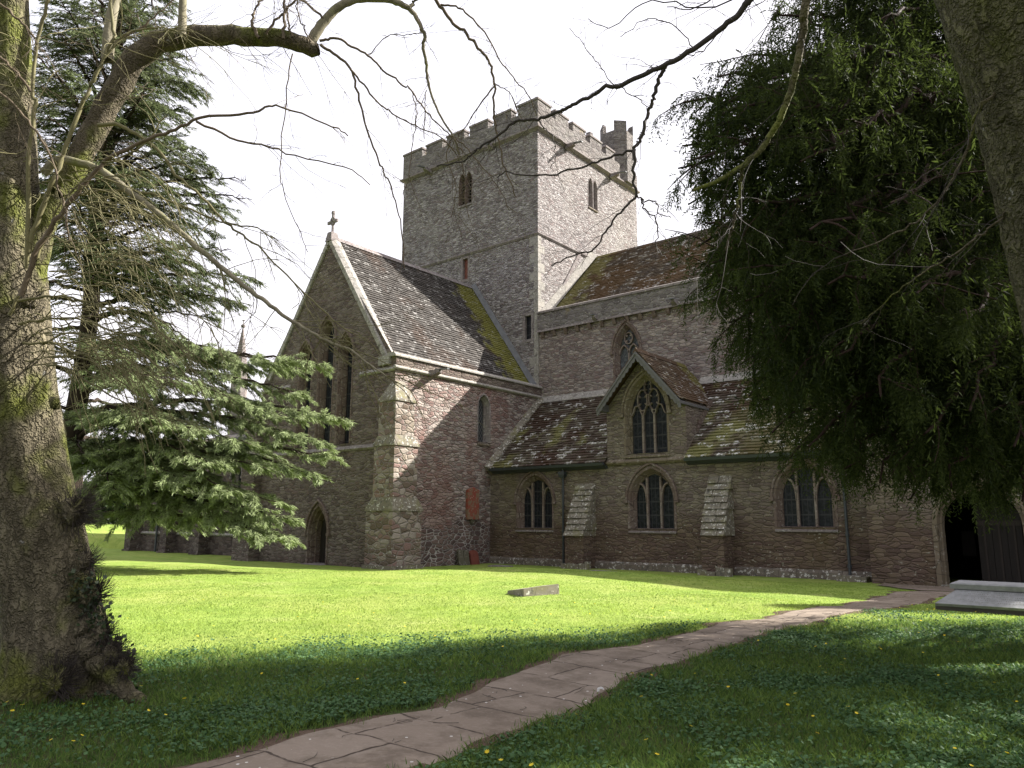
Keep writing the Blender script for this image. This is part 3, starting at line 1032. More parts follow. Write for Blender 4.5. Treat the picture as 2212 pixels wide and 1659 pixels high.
# nave -------------------------------------------------------------
NX = 30.4
PNv = Plane((0, .06, 0), (1, 0, 0), (0, -1, 0))
nave = bpy.data.objects.new('nave', bpy.data.meshes.new('tmp')); link(nave, church)
hs = []
for uc in (5.68, 14.4, 22.6):
    hs.append(window(PNv, uc, 1.12, 9.1, 10.75, 11.95, nave, 'two', 'ash_red', True, 'glass_c', .26, False, 'ash_mul'))
o_tmp = wall('nave_wall', PNv, [(0.0, 8.0), (0.0, 12.7), (NX, 12.7), (NX, 8.0)], hs, M['nave'], None)
nave.data = o_tmp.data; bpy.data.objects.remove(o_tmp)
mb = MB()
quad(mb, (NX, .06, 0), (NX, 11.6, 0), (NX, 11.6, 13.4), (NX, 5.86, 18.6), (NX, .06, 13.4))
quad(mb, (0, 11.6, 0), (NX, 11.6, 0), (NX, 11.6, 13.4), (0, 11.6, 13.4))
obj('west_wall', mb, [M['nave']], nave)
mb = MB()
mb.box((.02, -.10, 12.62), (NX, .30, 13.62))
obj('parapet', mb, [M['parapet']], nave)
mb = MB()
mb.hexa([(.02, -.17, 13.62), (.02, .36, 13.62), (.02, .36, 13.72), (.02, .05, 13.84), (.02, -.17, 13.74)],
        [(NX, -.17, 13.62), (NX, .36, 13.62), (NX, .36, 13.72), (NX, .05, 13.84), (NX, -.17, 13.74)])
mb.hexa([(.02, -.16, 12.54), (.02, .06, 12.54), (.02, .06, 12.66), (.02, -.13, 12.66)], [(NX, -.16, 12.54), (NX, .06, 12.54), (NX, .06, 12.66), (NX, -.13, 12.66)])
obj('coping', mb, [M['ash']], nave)
mb = MB()
x = .25
while x < 12:
    mb = MB()
    mb.hexa([(x, .05, 12.22), (x+.2, .05, 12.22), (x+.2, -.02, 12.25), (x, -.02, 12.25)], [(x, .05, 12.54), (x+.2, .05, 12.54), (x+.2, -.14, 12.54), (x, -.14, 12.54)])
    obj('corbel', mb, [M['ash_red']], nave)
    x += .78
spout(nave, (3.95, -.1, 12.78), (0, -1, 0), .55, .12)
spout(nave, (8.6, -.1, 12.78), (0, -1, 0), .55, .12)
# nave roof
nv = np.array([0, 5.36, 5.15]); nl = np.linalg.norm(nv); nv = nv/nl
nn_ = np.array([0, -nv[2], nv[1]])
mb = MB()
tiles(mb, (.28, .5, 13.42), (1, 0, 0), nv, nn_, nl, lambda v: 0, lambda v: 24.0, .19, .30, seed=11)
quad(mb, (.0, .45, 13.36), (NX, .45, 13.36), (NX, 5.86, 18.55), (.0, 5.86, 18.55))
quad(mb, (.0, 5.86, 18.55), (NX, 5.86, 18.55), (NX, 11.3, 13.36), (.0, 11.3, 13.36))
o = obj('nave_roof', mb, [M['roof_na']], nave)
mb = MB()
mb.hexa([(.02, 5.70, 18.50), (.02, 6.02, 18.50), (.02, 5.86, 18.70)], [(NX, 5.70, 18.50), (NX, 6.02, 18.50), (NX, 5.86, 18.70)])
obj('ridge', mb, [M['roof_na']], nave)
mb = MB()   # weathering on the tower face
a0, a1 = np.array([0, .55, 13.62]), np.array([0, 5.86, 18.74])
up_ = np.array([0, -nv[2], nv[1]])
mb.hexa([a0+X_*.015, a0+X_*.05+up_*.42, a0+X_*.015+up_*.45, a0+X_*.30], [a1+X_*.015, a1+X_*.05+up_*.42, a1+X_*.015+up_*.45, a1+X_*.30])
obj('roof_weathering', mb, [M['ash_pale']], nave)
mb = MB()
a0, a1 = np.array([0, 1.75, 14.75]), np.array([0, 4.3, 18.45])
q = np.array([0, -.82, .57])
mb.hexa([a0, a0+X_*.10, a0+X_*.06+q*.16, a0+q*.16], [a1, a1+X_*.10, a1+X_*.06+q*.16, a1+q*.16])
obj('drip_mould', mb, [M['ash']], tower)

# north transept -----------------------------------------------------
TX0, TX1, TY = -10.35, .12, -10.75
RX = -5.1
PG = Plane((0, TY, 0), (1, 0, 0), (0, -1, 0))
PT = Plane((TX1, 0, 0), (0, 1, 0), (1, 0, 0))
trans = bpy.data.objects.new('transept', bpy.data.meshes.new('tmp')); link(trans, church)
hs = []
for uc, w_, zs_, zt_ in ((-6.62, .72, 10.0, 10.75), (-4.95, .86, 10.9, 11.75), (-3.42, .70, 9.95, 10.7)):
    hs.append(window(PG, uc, w_, 5.62, zs_, zt_, trans, 'lancet', 'ash_red', True, 'glass', .22, False, deep=.42))
hs2 = [window(PT, -4.72, .62, 5.98, 7.75, 8.2, trans, 'lancet', 'ash', False, 'glass_d', .20, True)]
o_tmp = wall('w', PG, [(TX0, -.3), (TX0, 9.2), (RX, 15.95), (TX1, 9.2), (TX1, -.3)], hs+[arch(-4.97, 1.62, -.3, 1.45, 2.85)], M['gable'], None)
mb = MB(); w_o = o_tmp
trans.data = o_tmp.data; bpy.data.objects.remove(o_tmp)
wall('west_wall', PT, [(TY, -.3), (TY, 8.85), (.1, 8.85), (.1, -.3)], hs2, M['transept'], trans)
mb = MB()
quad(mb, (TX0, TY, -.3), (TX0, 0, -.3), (TX0, 0, 9.2), (TX0, TY, 9.2))
obj('east_wall', mb, [M['gable']], trans)
# repointed lower band on the west wall
mb = MB()
ol = [(-9.5, -.3), (-9.5, 1.55), (-8.7, 1.75), (-7.6, 1.62), (-6.6, 2.0), (-6.35, 2.25), (-5.15, 2.3), (-4.9, 2.0), (-4.3, 1.75), (-4.2, 1.7), (-4.2, -.3)]
mb.add([PT.p(u, z, .02) for u, z in ol], [tuple(range(len(ol)))[::-1]])
n_ = len(ol)
mb.add([PT.p(u, z, .02) for u, z in ol]+[PT.p(u, z, -.02) for u, z in ol], [(i, (i+1) % n_, n_+(i+1) % n_, n_+i) for i in range(n_)])
obj('repointed_patch', mb, [M['red_low']], trans)
# door in the gable
mb = MB()
A = [(1.62, 2.85, 0), (1.62, 2.85, .03), (1.40, 2.72, .03), (1.34, 2.68, -.10), (1.26, 2.64, -.12), (1.20, 2.58, -.30), (1.10, 2.52, -.34), (1.04, 2.46, -.60)]
loft(mb, PG, [(arch(-4.97, w_, -.3, 1.45, t_), d_) for w_, t_, d_ in A])
dr = obj('doorway', mb, [M['ash_red']], trans)
mb = MB(); fill(mb, PG, arch(-4.97, 1.04, -.3, 1.45, 2.46), -.58)
for i in range(-2, 3):
    pbox(mb, PG, -4.97+i*.2-.008, -4.97+i*.2+.008, -.2, 2.0, -.578, -.565)
obj('door', mb, [M['wood']], dr)
mb = MB()
hp = arch(-4.97, 1.78, 1.38, 1.45, 2.98, 12)
sweep(mb, PG, hp[1:-1], .12, 0, .11)
pbox(mb, PG, -4.97-.99, -4.97-.79, 1.33, 1.45, 0, .13); pbox(mb, PG, -4.97+.79, -4.97+.99, 1.33, 1.45, 0, .13)
obj('hood_mould', mb, [M['ash_red']], dr)
mb = MB(); prof(mb, PG, [(-.5, .06), (.32, .02), (.32, -.3), (-.5, -.3)], -5.75, -4.2)
obj('door_step', mb, [M['ash']], dr)
# strings on gable and west side
mb = MB()
prof(mb, PG, [(-.02, 5.22), (.04, 5.22), (.11, 5.30), (.02, 5.46), (-.02, 5.46)], TX0, TX1)
obj('string_course', mb, [M['ash']], trans)
mb = MB()
prof(mb, PG, [(-.02, 8.68), (.04, 8.68), (.11, 8.76), (.02, 8.90), (-.02, 8.90)], -2.3, TX1)
obj('gable_string', mb, [M['ash_pale']], trans)
mb = MB()
prof(mb, PG, [(-.02, 8.68), (.04, 8.68), (.11, 8.76), (.02, 8.90), (-.02, 8.90)], TX0, -7.8)
obj('gable_string', mb, [M['ash_pale']], trans)
mb = MB()
prof(mb, PT, [(-.02, 8.74), (.08, 8.74), (.15, 8.80), (.15, 8.85), (.05, 8.93), (-.02, 8.93)], TY-.1, .1)
obj('parapet_string', mb, [M['ash_pale']], trans)
# parapet on the west side
mb = MB(); mb.box((-.28, TY-.02, 8.9), (.18, .08, 9.33))
obj('parapet', mb, [M['gable']], trans)
mb = MB()
prof(mb, PT, [(-.44, 9.33), (.14, 9.33), (.14, 9.40), (.0, 9.52), (-.44, 9.52)], TY-.14, .07)
obj('parapet_coping', mb, [M['ash_pale']], trans)
# gable coping
for s in (1, -1):
    mb = MB()
    e0 = np.array([RX+s*4.62, 0, 9.35]); e1 = np.array([RX, 0, 16.12])
    t_ = (e1-e0)/np.linalg.norm(e1-e0); nrm = np.array([s*t_[2], 0, -s*t_[0]*s])
    nrm = np.array([s*abs(t_[2]), 0, abs(t_[0])])
    nseg = 11
    for i in range(nseg):
        a_ = e0+(e1-e0)*(i/nseg); b_ = e0+(e1-e0)*((i+1)/nseg-.003)
        lo = [a_+Y_*(TY-.10)-nrm*.12, a_+Y_*(TY-.10)+nrm*.10, a_+Y_*(TY+.16)+nrm*.20, a_+Y_*(TY+.46)+nrm*.14, a_+Y_*(TY+.46)-nrm*.12]
        hi = [b_+(p-a_) for p in lo]
        mb.hexa(lo, hi)
    if s == 1:
        mb.box((RX+4.2, TY-.16, 9.0), (RX+4.95, TY+.46, 9.40))
    obj('gable_coping', mb, [M['ash_pale']], trans)
mb = MB()
mb.hexa([(RX-.26, TY-.14, 16.0), (RX+.26, TY-.14, 16.0), (RX+.26, TY+.40, 16.0), (RX-.26, TY+.40, 16.0)], [(RX-.16, TY-.08, 16.5), (RX+.16, TY-.08, 16.5), (RX+.16, TY+.3, 16.5), (RX-.16, TY+.3, 16.5)])
cx, cy = RX, TY+.1
PC = Plane((RX, TY+.1, 0), (1, 0, 0), (0, -1, 0))
sweep(mb, PC, [(0, 16.45), (0, 16.7), (0, 17.0)], .10, -.05, .05)
sweep(mb, PC, [(0, 16.9), (0, 17.2), (0, 17.62)], .12, -.06, .06)
sweep(mb, PC, [(-.30, 17.10), (0, 17.14), (.30, 17.10)], .12, -.06, .06)
sweep(mb, PC, [(.17*math.cos(t*math.pi/6), 17.14+.20*math.sin(t*math.pi/6)) for t in range(12)], .07, -.045, .045, closed=True)
for (u_, z_) in ((0, 17.60), (.30, 17.10), (-.30, 17.10)):
    pbox(mb, PC, u_-.09, u_+.09, z_-.08, z_+.08, -.05, .05)
obj('gable_cross', mb, [M['ash']], trans)
# transept roof (west slope) in tiles, east slope below
sv = np.array([-4.75, 0, 6.85]); sl_ = np.linalg.norm(sv); sv /= sl_
sn = np.array([sv[2], 0, -sv[0]])
mb = MB()
tiles(mb, (-.35, TY+.40, 9.36), (0, 1, 0), sv, sn, sl_, lambda v: 0, lambda v: -TY-.42, .175, .27, seed=21)
quad(mb, (-.30, TY+.2, 9.30), (-.30, .0, 9.30), (RX, 0, 16.16), (RX, TY+.2, 16.16))
quad(mb, (RX, TY+.2, 16.16), (RX, 0, 16.16), (TX0+.2, 0, 8.9), (TX0+.2, TY+.2, 8.9))
obj('transept_roof', mb, [M['roof_tr']], trans)
mb = MB()
nr = 24
for i in range(nr):
    y0, y1 = TY+.42+(-TY-.42)*i/nr, TY+.42+(-TY-.42)*(i+1)/nr-.01
    mb.hexa([(RX-.20, y0, 16.10), (RX+.20, y0, 16.10), (RX, y0, 16.36)], [(RX-.20, y1, 16.10), (RX+.20, y1, 16.10), (RX, y1, 16.36)])
obj('ridge', mb, [M['ash']], trans)
mb = MB()   # flashing where the roof meets the tower
a0, a1 = np.array([-.35, -.01, 9.45]), np.array([RX, -.01, 16.3])
mb.hexa([a0, a0-Y_*.16+sn*.03, a0-Y_*.02+sn*.30, a0+sn*.30], [a1, a1-Y_*.16+sn*.03, a1-Y_*.02+sn*.30, a1+sn*.30])
obj('roof_flashing', mb, [M['lead']], trans)
spout(trans, (.18, -8.5, 8.92), (1, 0, 0), 1.05, .15, rise=.03)


# buttresses of the transept
def clasp(name, stages, parent, mats):
    """stages: (x0,x1,y0,y1,z0,z1,slope_height, next footprint)"""
    mb = MB()
    for i, (x0, x1, y0, y1, z0, z1) in enumerate(stages):
        mb.box((x0, y0, z0), (x1, y1, z1))
    o = obj(name, mb, [M[mats[0]]], parent)
    for i in range(len(stages)):
        sb = MB()
        x0, x1, y0, y1, z0, z1 = stages[i]
        if i+1 < len(stages):
            X0, X1, Y0, Y1, Z0, Z1 = stages[i+1]
        else:
            X0, X1, Y0, Y1, Z0 = x0+.5, x1-.46, y0+.33, y1-.3, z1+1.0
        e = .05
        lo = [(x0-e, y0-e, z1+.002), (x1+e, y0-e, z1+.002), (x1+e, y1+e, z1+.002), (x0-e, y1+e, z1+.002)]
        md = [(x, y, z1+.08) for x, y, _ in lo]
        hi = [(X0-.01, Y0-.01, Z0+.02), (X1+.01, Y0-.01, Z0+.02), (X1+.01, Y1+.01, Z0+.02), (X0-.01, Y1+.01, Z0+.02)]
        n = 4
        sb.add(lo+md+hi, [(0, 1, 5, 4), (1, 2, 6, 5), (2, 3, 7, 6), (3, 0, 4, 7), (4, 5, 9, 8), (5, 6, 10, 9), (6, 7, 11, 10), (7, 4, 8, 11), (8, 9, 10, 11), (3, 2, 1, 0)])
        obj('weathering', sb, [M[mats[1]]], o)
    return o


clasp('buttress', [(-1.05, .66, -11.15, -9.42, -.3, 2.45), (-.72, .60, -11.10, -9.70, 3.02, 5.28), (-.55, .55, -11.05, -9.92, 5.72, 7.25)], trans, ('butt', 'lich'))
mb = MB(); mb.box((-1.12, -11.24, -.3), (.75, -9.33, .16))
obj('buttress_plinth', mb, [M['lich']], trans)
clasp('buttress', [(-11.3, -9.75, -11.35, -9.9, -.3, 2.45), (-11.1, -9.95, -11.2, -10.1, 3.02, 5.28), (-11.0, -10.05, -11.1, -10.1, 5.72, 7.25)], trans, ('gable', 'lich'))

# north aisle --------------------------------------------------------
AY = -4.155
PA = Plane((0, AY, 0), (1, 0, 0), (0, -1, 0))
aisle = bpy.data.objects.new('aisle', bpy.data.meshes.new('tmp')); link(aisle, church)
hs = [window(PA, uc, w_, z0_, 2.95, zt_, aisle, 'three', 'ash_red', True, 'glass', .27) for uc, w_, z0_, zt_ in ((2.92, 1.74, 1.74, 4.02), (9.2, 1.78, 1.76, 4.08), (15.62, 1.80, 1.88, 4.10))]
DX0, DX1, DC = 7.06, 10.95, 8.98
PD = Plane((0, AY-.03, 0), (1, 0, 0), (0, -1, 0))
dorm = bpy.data.objects.new('dormer', bpy.data.meshes.new('tmp')); link(dorm, church)
o_tmp = wall('aisle_wall', PA, [(.12, -.3), (.12, 4.62), (17.98, 4.62), (17.98, -.3)], hs, M['aisle'], None)
aisle.data = o_tmp.data; bpy.data.objects.remove(o_tmp)
hd = [window(PD, 9.06, 1.70, 4.98, 6.72, 8.20, dorm, 'retic', 'ash_dorm', True, 'glass', .27, True, 'ash_mul')]
o_tmp = wall('dormer_wall', PD, [(DX0, 4.60), (DX0, 7.08), (DC, 9.24), (DX1, 7.08), (DX1, 4.60)], hd, M['aisle'], None)
dorm.data = o_tmp.data; bpy.data.objects.remove(o_tmp)
mb = MB()
quad(mb, (DX1, AY-.03, 4.6), (DX1, -1.3, 4.6), (DX1, -1.3, 7.08), (DX1, AY-.03, 7.08))
obj('dormer_cheek', mb, [M['aisle']], dorm)
mb = MB()
quad(mb, (DX0, AY-.03, 4.6), (DX0, AY-.03, 7.08), (DX0, -1.3, 7.08), (DX0, -1.3, 4.6))
obj('dormer_cheek', mb, [M['aisle']], dorm)
mb = MB()
y = AY+.75
zz = 5.2
for i in range(9):       # slate hanging at the back of the cheek
    z0_ = 5.6+i*.2
    mb.box((DX1, max(AY+.95, -4.45+(z0_-4.62)/.894-.4), z0_), (DX1+.035+.012*(i % 2), -1.2, z0_+.185))
obj('cheek_slates', mb, [M['ash_red']], dorm)
# string below the dormer
mb = MB()
prof(mb, PD, [(-.02, 4.50), (.05, 4.50), (.12, 4.58), (.12, 4.63), (.0, 4.74), (-.02, 4.74)], DX0-.05, DX1+.05)
obj('string_course', mb, [M['ash_dorm']], dorm)
# aisle roof
av = np.array([0, 4.45, 3.98]); al = np.linalg.norm(av); av /= al
an = np.array([0, -av[2], av[1]])
A0 = np.array([0, -4.45, 4.62])
DS = 1.15


def dorm_left(v):
    z = A0[2]+av[2]*v
    return DX0 if z < 7.14 else DC-(9.42-z)/DS


def dorm_right(v):
    z = A0[2]+av[2]*v
    return DX1 if z < 7.14 else DC+(9.42-z)/DS


mb = MB()
tiles(mb, A0, (1, 0, 0), av, an, al, lambda v: .42, dorm_left, .205, .33, .06, seed=31)
tiles(mb, A0, (1, 0, 0), av, an, al, dorm_right, lambda v: 24.0, .205, .33, .06, seed=32)
quad(mb, (.12, -4.42, 4.56), (DX0, -4.42, 4.56), (DX0, 0.05, 8.55), (.12, 0.05, 8.55))
quad(mb, (DX1, -4.42, 4.56), (24, -4.42, 4.56), (24, 0.05, 8.55), (DX1, 0.05, 8.55))
quad(mb, (DX0, -1.55, 7.12), (DX1, -1.55, 7.12), (DX1, 0.05, 8.55), (DX0, 0.05, 8.55))
obj('aisle_roof', mb, [M['roof_ai']], aisle)
# verge against the transept, flashing at the nave wall
mb = MB()
a0, a1 = A0+np.array([.12, -.05, -.05]), A0+np.array([.12, 4.45, 4.02])
nseg = 13
for i in range(nseg):
    p0, p1 = a0+(a1-a0)*i/nseg, a0+(a1-a0)*((i+1)/nseg-.004)
    sec = lambda p: [p-an*.05, p+X_*.30-an*.05, p+X_*.30+an*.10, p+X_*.02+an*(.26+.02*(i % 2))]
    mb.hexa(sec(p0), sec(p1))
obj('verge_coping', mb, [M['lich']], aisle)
mb = MB()
for xa, xb in ((.15, DC-.74), (DC+.74, 24)):
    mb = MB()
    mb.hexa([(xa, .06, 8.60), (xa, -.28, 8.46), (xa, -.26, 8.52), (xa, .06, 8.86)], [(xb, .06, 8.60), (xb, -.28, 8.46), (xb, -.26, 8.52), (xb, .06, 8.86)])
    obj('roof_flashing', mb, [M['ash_pale']], aisle)
mb = MB()
for xa, xb in ((.35, DX0-.02), (DX1+.02, 17.9)):
    mb = MB()
    mb.hexa([(xa, -4.42, 4.50), (xa, -4.56, 4.50), (xa, -4.60, 4.62), (xa, -4.42, 4.62)], [(xb, -4.42, 4.50), (xb, -4.56, 4.50), (xb, -4.60, 4.62), (xb, -4.42, 4.62)])
    mb.hexa([(xa, -4.16, 4.36), (xa, -4.28, 4.40), (xa, -4.42, 4.50), (xa, -4.16, 4.6)], [(xb, -4.16, 4.36), (xb, -4.28, 4.40), (xb, -4.42, 4.50), (xb, -4.16, 4.6)])
    obj('gutter', mb, [M['iron']], aisle)
for xp, hop in ((4.68, True), (17.1, False)):
    mb = MB()
    mb.tube([(xp, AY-.14, 4.5), (xp, AY-.14, 4.2), (xp, AY-.14, 2.2), (xp, AY-.14, .12), (xp, AY-.2, .02)], .052, 8)
    for z_ in (3.4, 1.6, .5):
        mb.tube([(xp, AY-.14, z_-.05), (xp, AY-.14, z_+.05)], .075, 8)
    o = obj('downpipe', mb, [M['iron']], aisle)
    if hop:
        mb = MB()
        mb.hexa([(xp-.08, AY-.24, 4.02), (xp+.08, AY-.24, 4.02), (xp+.08, AY-.04, 4.02), (xp-.08, AY-.04, 4.02)], [(xp-.17, AY-.3, 4.18), (xp+.17, AY-.3, 4.18), (xp+.17, AY-.02, 4.18), (xp-.17, AY-.02, 4.18)])
        mb.box((xp-.17, AY-.3, 4.18), (xp+.17, AY-.02, 4.32))
        obj('hopper_head', mb, [M['iron']], o)


# raking buttresses of the aisle, with stepped stone weathering
def raking(uc, w_, ztop, zsl, pr, seed):
    r = np.random.default_rng(seed)
    mb = MB()
    pbox(mb, PA, uc-w_/2, uc+w_/2, -.3, zsl, -.02, pr)
    mb.hexa([PA.p(uc-w_/2+.03, zsl, -.02), PA.p(uc+w_/2-.03, zsl, -.02), PA.p(uc+w_/2-.03, zsl, pr-.05), PA.p(uc-w_/2+.03, zsl, pr-.05)],
            [PA.p(uc-w_/2+.03, ztop-.1, -.02), PA.p(uc+w_/2-.03, ztop-.1, -.02), PA.p(uc+w_/2-.03, ztop-.1, .02), PA.p(uc-w_/2+.03, ztop-.1, .02)])
    o = obj('buttress', mb, [M['aisle']], aisle)
    sb = MB()
    n = 9
    for i in range(n):
        q0, q1 = i/n, (i+1)/n
        za, zb = zsl+(ztop-zsl)*q0, zsl+(ztop-zsl)*q1
        da, db = pr*(1-q0)+.10, pr*(1-q1)-.01
        j = r.normal(0, .02)
        uu = [uc-w_/2-.03+j, uc+r.normal(0, .12), uc+w_/2+.03+j]
        for a_, b_ in ((uu[0], uu[1]-.012), (uu[1]+.012, uu[2])):
            e = r.normal(0, .015)
            sb.hexa([PA.p(a_, za, -.01), PA.p(b_, za, -.01), PA.p(b_, za, da+e), PA.p(a_, za, da+e)],
                    [PA.p(a_, zb+.04, -.01), PA.p(b_, zb+.04, -.01), PA.p(b_, zb-.015, db+.04), PA.p(a_, zb-.015, db+.04)])
    obj('weathering', sb, [M['lich']], o)
    pb = MB()
    u = uc-w_/2-.15
    while u < uc+w_/2+.12:
        ww = .2+.2*r.random()
        pbox(pb, PA, u, u+ww-.02, -.3, .14+.2*r.random(), pr-.1, pr+.10+.08*r.random())
        u += ww
    obj('footing_stones', pb, [M['lich']], o)


raking(5.86, .98, 3.72, 1.42, 1.0, 5)
raking(12.34, .92, 3.84, 1.52, 1.0, 6)
mb = MB()
r_ = np.random.default_rng(8)
u = .15
while u < 17.9:
    ww = .5+.7*r_.random()
    prof(mb, PA, [(-.02, -.3), (.13+.04*r_.random(), -.3), (.10, .20+.1*r_.random()), (.0, .33), (-.02, .33)], u, min(u+ww-.012, 17.95))
    u += ww
obj('plinth', mb, [M['plinth']], aisle)
mb = MB()
pbox(mb, PA, 16.75, 17.75, -.1, .18, .02, .62); pbox(mb, PA, 16.9, 17.55, .12, .2, .1, .56)
obj('drain_kerb', mb, [M['lich']], aisle)
# dormer roof, bargeboards
YF = -4.78
mb = MB()
for s in (1, -1):
    dv = np.array([-s*1.0, 0, DS]); dl = np.linalg.norm(dv); dv /= dl
    dn = np.array([s*dv[2], 0, abs(dv[0])])
    HW = 2.0
    L_ = HW*dl/1.0
    e0 = np.array([DC+s*HW, YF, 9.42-HW*DS])

    def yend(v):
        z = e0[2]+dv[2]*v
        return min(-4.45+(z-4.62)/.894+.05, -.02)-YF
    tiles(mb, e0, (0, 1, 0), dv, dn, L_, lambda v: 0, yend, .16, .24, .03, seed=41+s)
    mb.add([(DC+s*HW, YF+.03, 9.39-HW*DS), (DC, YF+.03, 9.39), (DC, 0, 9.39), (DC+s*.72, 0, 8.57), (DC+s*HW, -4.4+(9.39-HW*DS-4.62)/.894, 9.39-HW*DS)], [(0, 1, 2, 3, 4) if s < 0 else (4, 3, 2, 1, 0)])
for i in range(12):
    y0, y1 = YF-.02+4.74*i/12, YF-.02+4.74*(i+1)/12-.01
    mb.hexa([(DC-.15, y0, 9.33), (DC+.15, y0, 9.33), (DC, y0, 9.55)], [(DC-.15, y1, 9.33), (DC+.15, y1, 9.33), (DC, y1, 9.55)])
obj('dormer_roof', mb, [M['roof_do']], dorm)
PB = Plane((0, YF+.02, 0), (1, 0, 0), (0, -1, 0))
for s in (1, -1):
    mb = MB()
    n = 12
    Ltot = 2.06
    top = lambda q: (DC+s*Ltot*q, 9.37-Ltot*q*DS)
    for i in range(n):
        q0, q1 = i/n, (i+1)/n
        us, zs_ = [], []
        up, lo = [], []
        for j in range(5):
            q = q0+(q1-q0)*j/4
            u_, z_ = top(q)
            dep = .24+.07*math.sin(math.pi*j/4)
            up.append((u_, z_)); lo.append((u_, z_-dep*1.25))
        for j in range(4):
            a, b, c, d = up[j], up[j+1], lo[j+1], lo[j]
            mb.hexa([PB.p(*a, 0), PB.p(*b, 0), PB.p(*c, 0), PB.p(*d, 0)], [PB.p(*a, .05), PB.p(*b, .05), PB.p(*c, .05), PB.p(*d, .05)])
    mb.hexa([PB.p(*top(0), .05), PB.p(*top(1), .05), PB.p(top(1)[0], top(1)[1]-.13, .05), PB.p(top(0)[0], top(0)[1]-.13, .05)],
            [PB.p(*top(0), .09), PB.p(*top(1), .09), PB.p(top(1)[0], top(1)[1]-.13, .09), PB.p(top(0)[0], top(0)[1]-.13, .09)])
    obj('bargeboard', mb, [M['barge']], dorm)
    mb = MB()
    u0_ = DC+s*2.03
    zz = 9.37-2.03*DS
    mb.hexa([(DC+s*1.8, YF+.06, 9.29-1.8*DS), (u0_, YF+.06, zz-.06), (u0_, YF+.06, zz-.14), (DC+s*1.8, YF+.06, zz-.14)],
            [(DC+s*1.8, -2.0, 9.29-1.8*DS), (u0_, -2.0, zz-.06), (u0_, -2.0, zz-.14), (DC+s*1.8, -2.0, zz-.14)])
    obj('soffit', mb, [M['barge']], dorm)

# porch --------------------------------------------------------------
PY = -4.96
PX1 = 27.5
PP = Plane((0, PY, 0), (1, 0, 0), (0, -1, 0))
porch = bpy.data.objects.new('porch', bpy.data.meshes.new('tmp')); link(porch, church)


def low_arch(uc, w_, z0_, zs_, zt_, n=16):
    pts = [(uc-w_/2, z0_)]
    for i in range(n+1):
        t = math.pi*(1-i/n)
        pts.append((uc+w_/2*math.cos(t), zs_+(zt_-zs_)*math.sin(t)**.85))
    pts.append((uc+w_/2, z0_))
    return pts


pd = low_arch(21.32, 2.44, -.3, 1.9, 3.22)
o_tmp = wall('porch_wall', PP, [(17.98, -.3), (17.98, 6.9), (PX1, 6.9), (PX1, -.3)], [pd], M['aisle'], None)
porch.data = o_tmp.data; bpy.data.objects.remove(o_tmp)
mb = MB()
quad(mb, (17.98, PY, -.3), (17.98, 1, -.3), (17.98, 1, 6.9), (17.98, PY, 6.9))
quad(mb, (PX1, PY, -.3), (PX1, PY, 6.9), (PX1, 1, 6.9), (PX1, 1, -.3))
quad(mb, (17.98, PY, 6.9), (17.98, 1, 6.9), (PX1, 1, 6.9), (PX1, PY, 6.9))
obj('side_wall', mb, [M['aisle']], porch)
mb = MB()
prof(mb, PP, [(-.02, 3.95), (.05, 3.95), (.12, 4.02), (.0, 4.15), (-.02, 4.15)], 22.9, PX1)
prof(mb, PP, [(-.02, 6.75), (.10, 6.75), (.14, 6.9), (.10, 7.1), (-.3, 7.1), (-.3, 6.75)], 17.9, PX1)
obj('string_course', mb, [M['ash']], porch)
mb = MB()
loft(mb, PP, [(low_arch(21.32, w_, -.3, 1.9, t_), d_) for w_, t_, d_ in ((2.72, 3.38, .0), (2.72, 3.38, .03), (2.44, 3.22, .03), (2.30, 3.12, -.14), (2.22, 3.06, -.16), (2.16, 3.02, -.45))])
pdw = obj('doorway', mb, [M['ash_dorm']], porch)
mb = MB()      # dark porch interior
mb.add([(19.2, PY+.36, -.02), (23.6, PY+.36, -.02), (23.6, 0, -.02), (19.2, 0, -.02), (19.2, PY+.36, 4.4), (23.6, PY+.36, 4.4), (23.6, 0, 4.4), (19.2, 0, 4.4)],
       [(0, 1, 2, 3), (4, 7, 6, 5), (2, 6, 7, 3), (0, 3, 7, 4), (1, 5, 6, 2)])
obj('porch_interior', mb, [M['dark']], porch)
# the half open door leaf on the right
mb = MB()
hinge = np.array([22.38, PY+.42, 0]); fre = np.array([21.12, PY+.72, 0])
du = (fre-hinge)/np.linalg.norm(fre-hinge); dn2 = np.array([du[1], -du[0], 0])
if dn2[1] > 0:
    dn2 = -dn2
PDr = Plane(hinge, du, dn2)
lw_ = np.linalg.norm(fre-hinge)
for i in range(6):
    a_, b_ = lw_*i/6+.006, lw_*(i+1)/6-.006
    zt_ = 2.35+.62*math.sin(math.pi/2*(i+.5)/6)
    pbox(mb, PDr, a_, b_, .03, zt_, -.05, 0)
dl_ = obj('door', mb, [M['door']], porch)
mb = MB()
for z_ in (.05, 1.95):
    pbox(mb, PDr, 0, lw_, z_, z_+.16, 0, .025)
for i in range(1, 6, 2):
    pbox(mb, PDr, lw_*i/6-.03, lw_*i/6+.03, .21, 1.95, 0, .02)
obj('door_frame', mb, [M['wood']], dl_)
mb = MB()
mb.box((20.35, PY+2.6, .9), (20.75, PY+2.63, 1.75))
obj('notice_board', mb, [M['door']], porch)
mb = MB(); mb.box((20.1, PY-.25, -.3), (22.6, PY+.4, .07))
obj('door_step', mb, [M['lich']], porch)

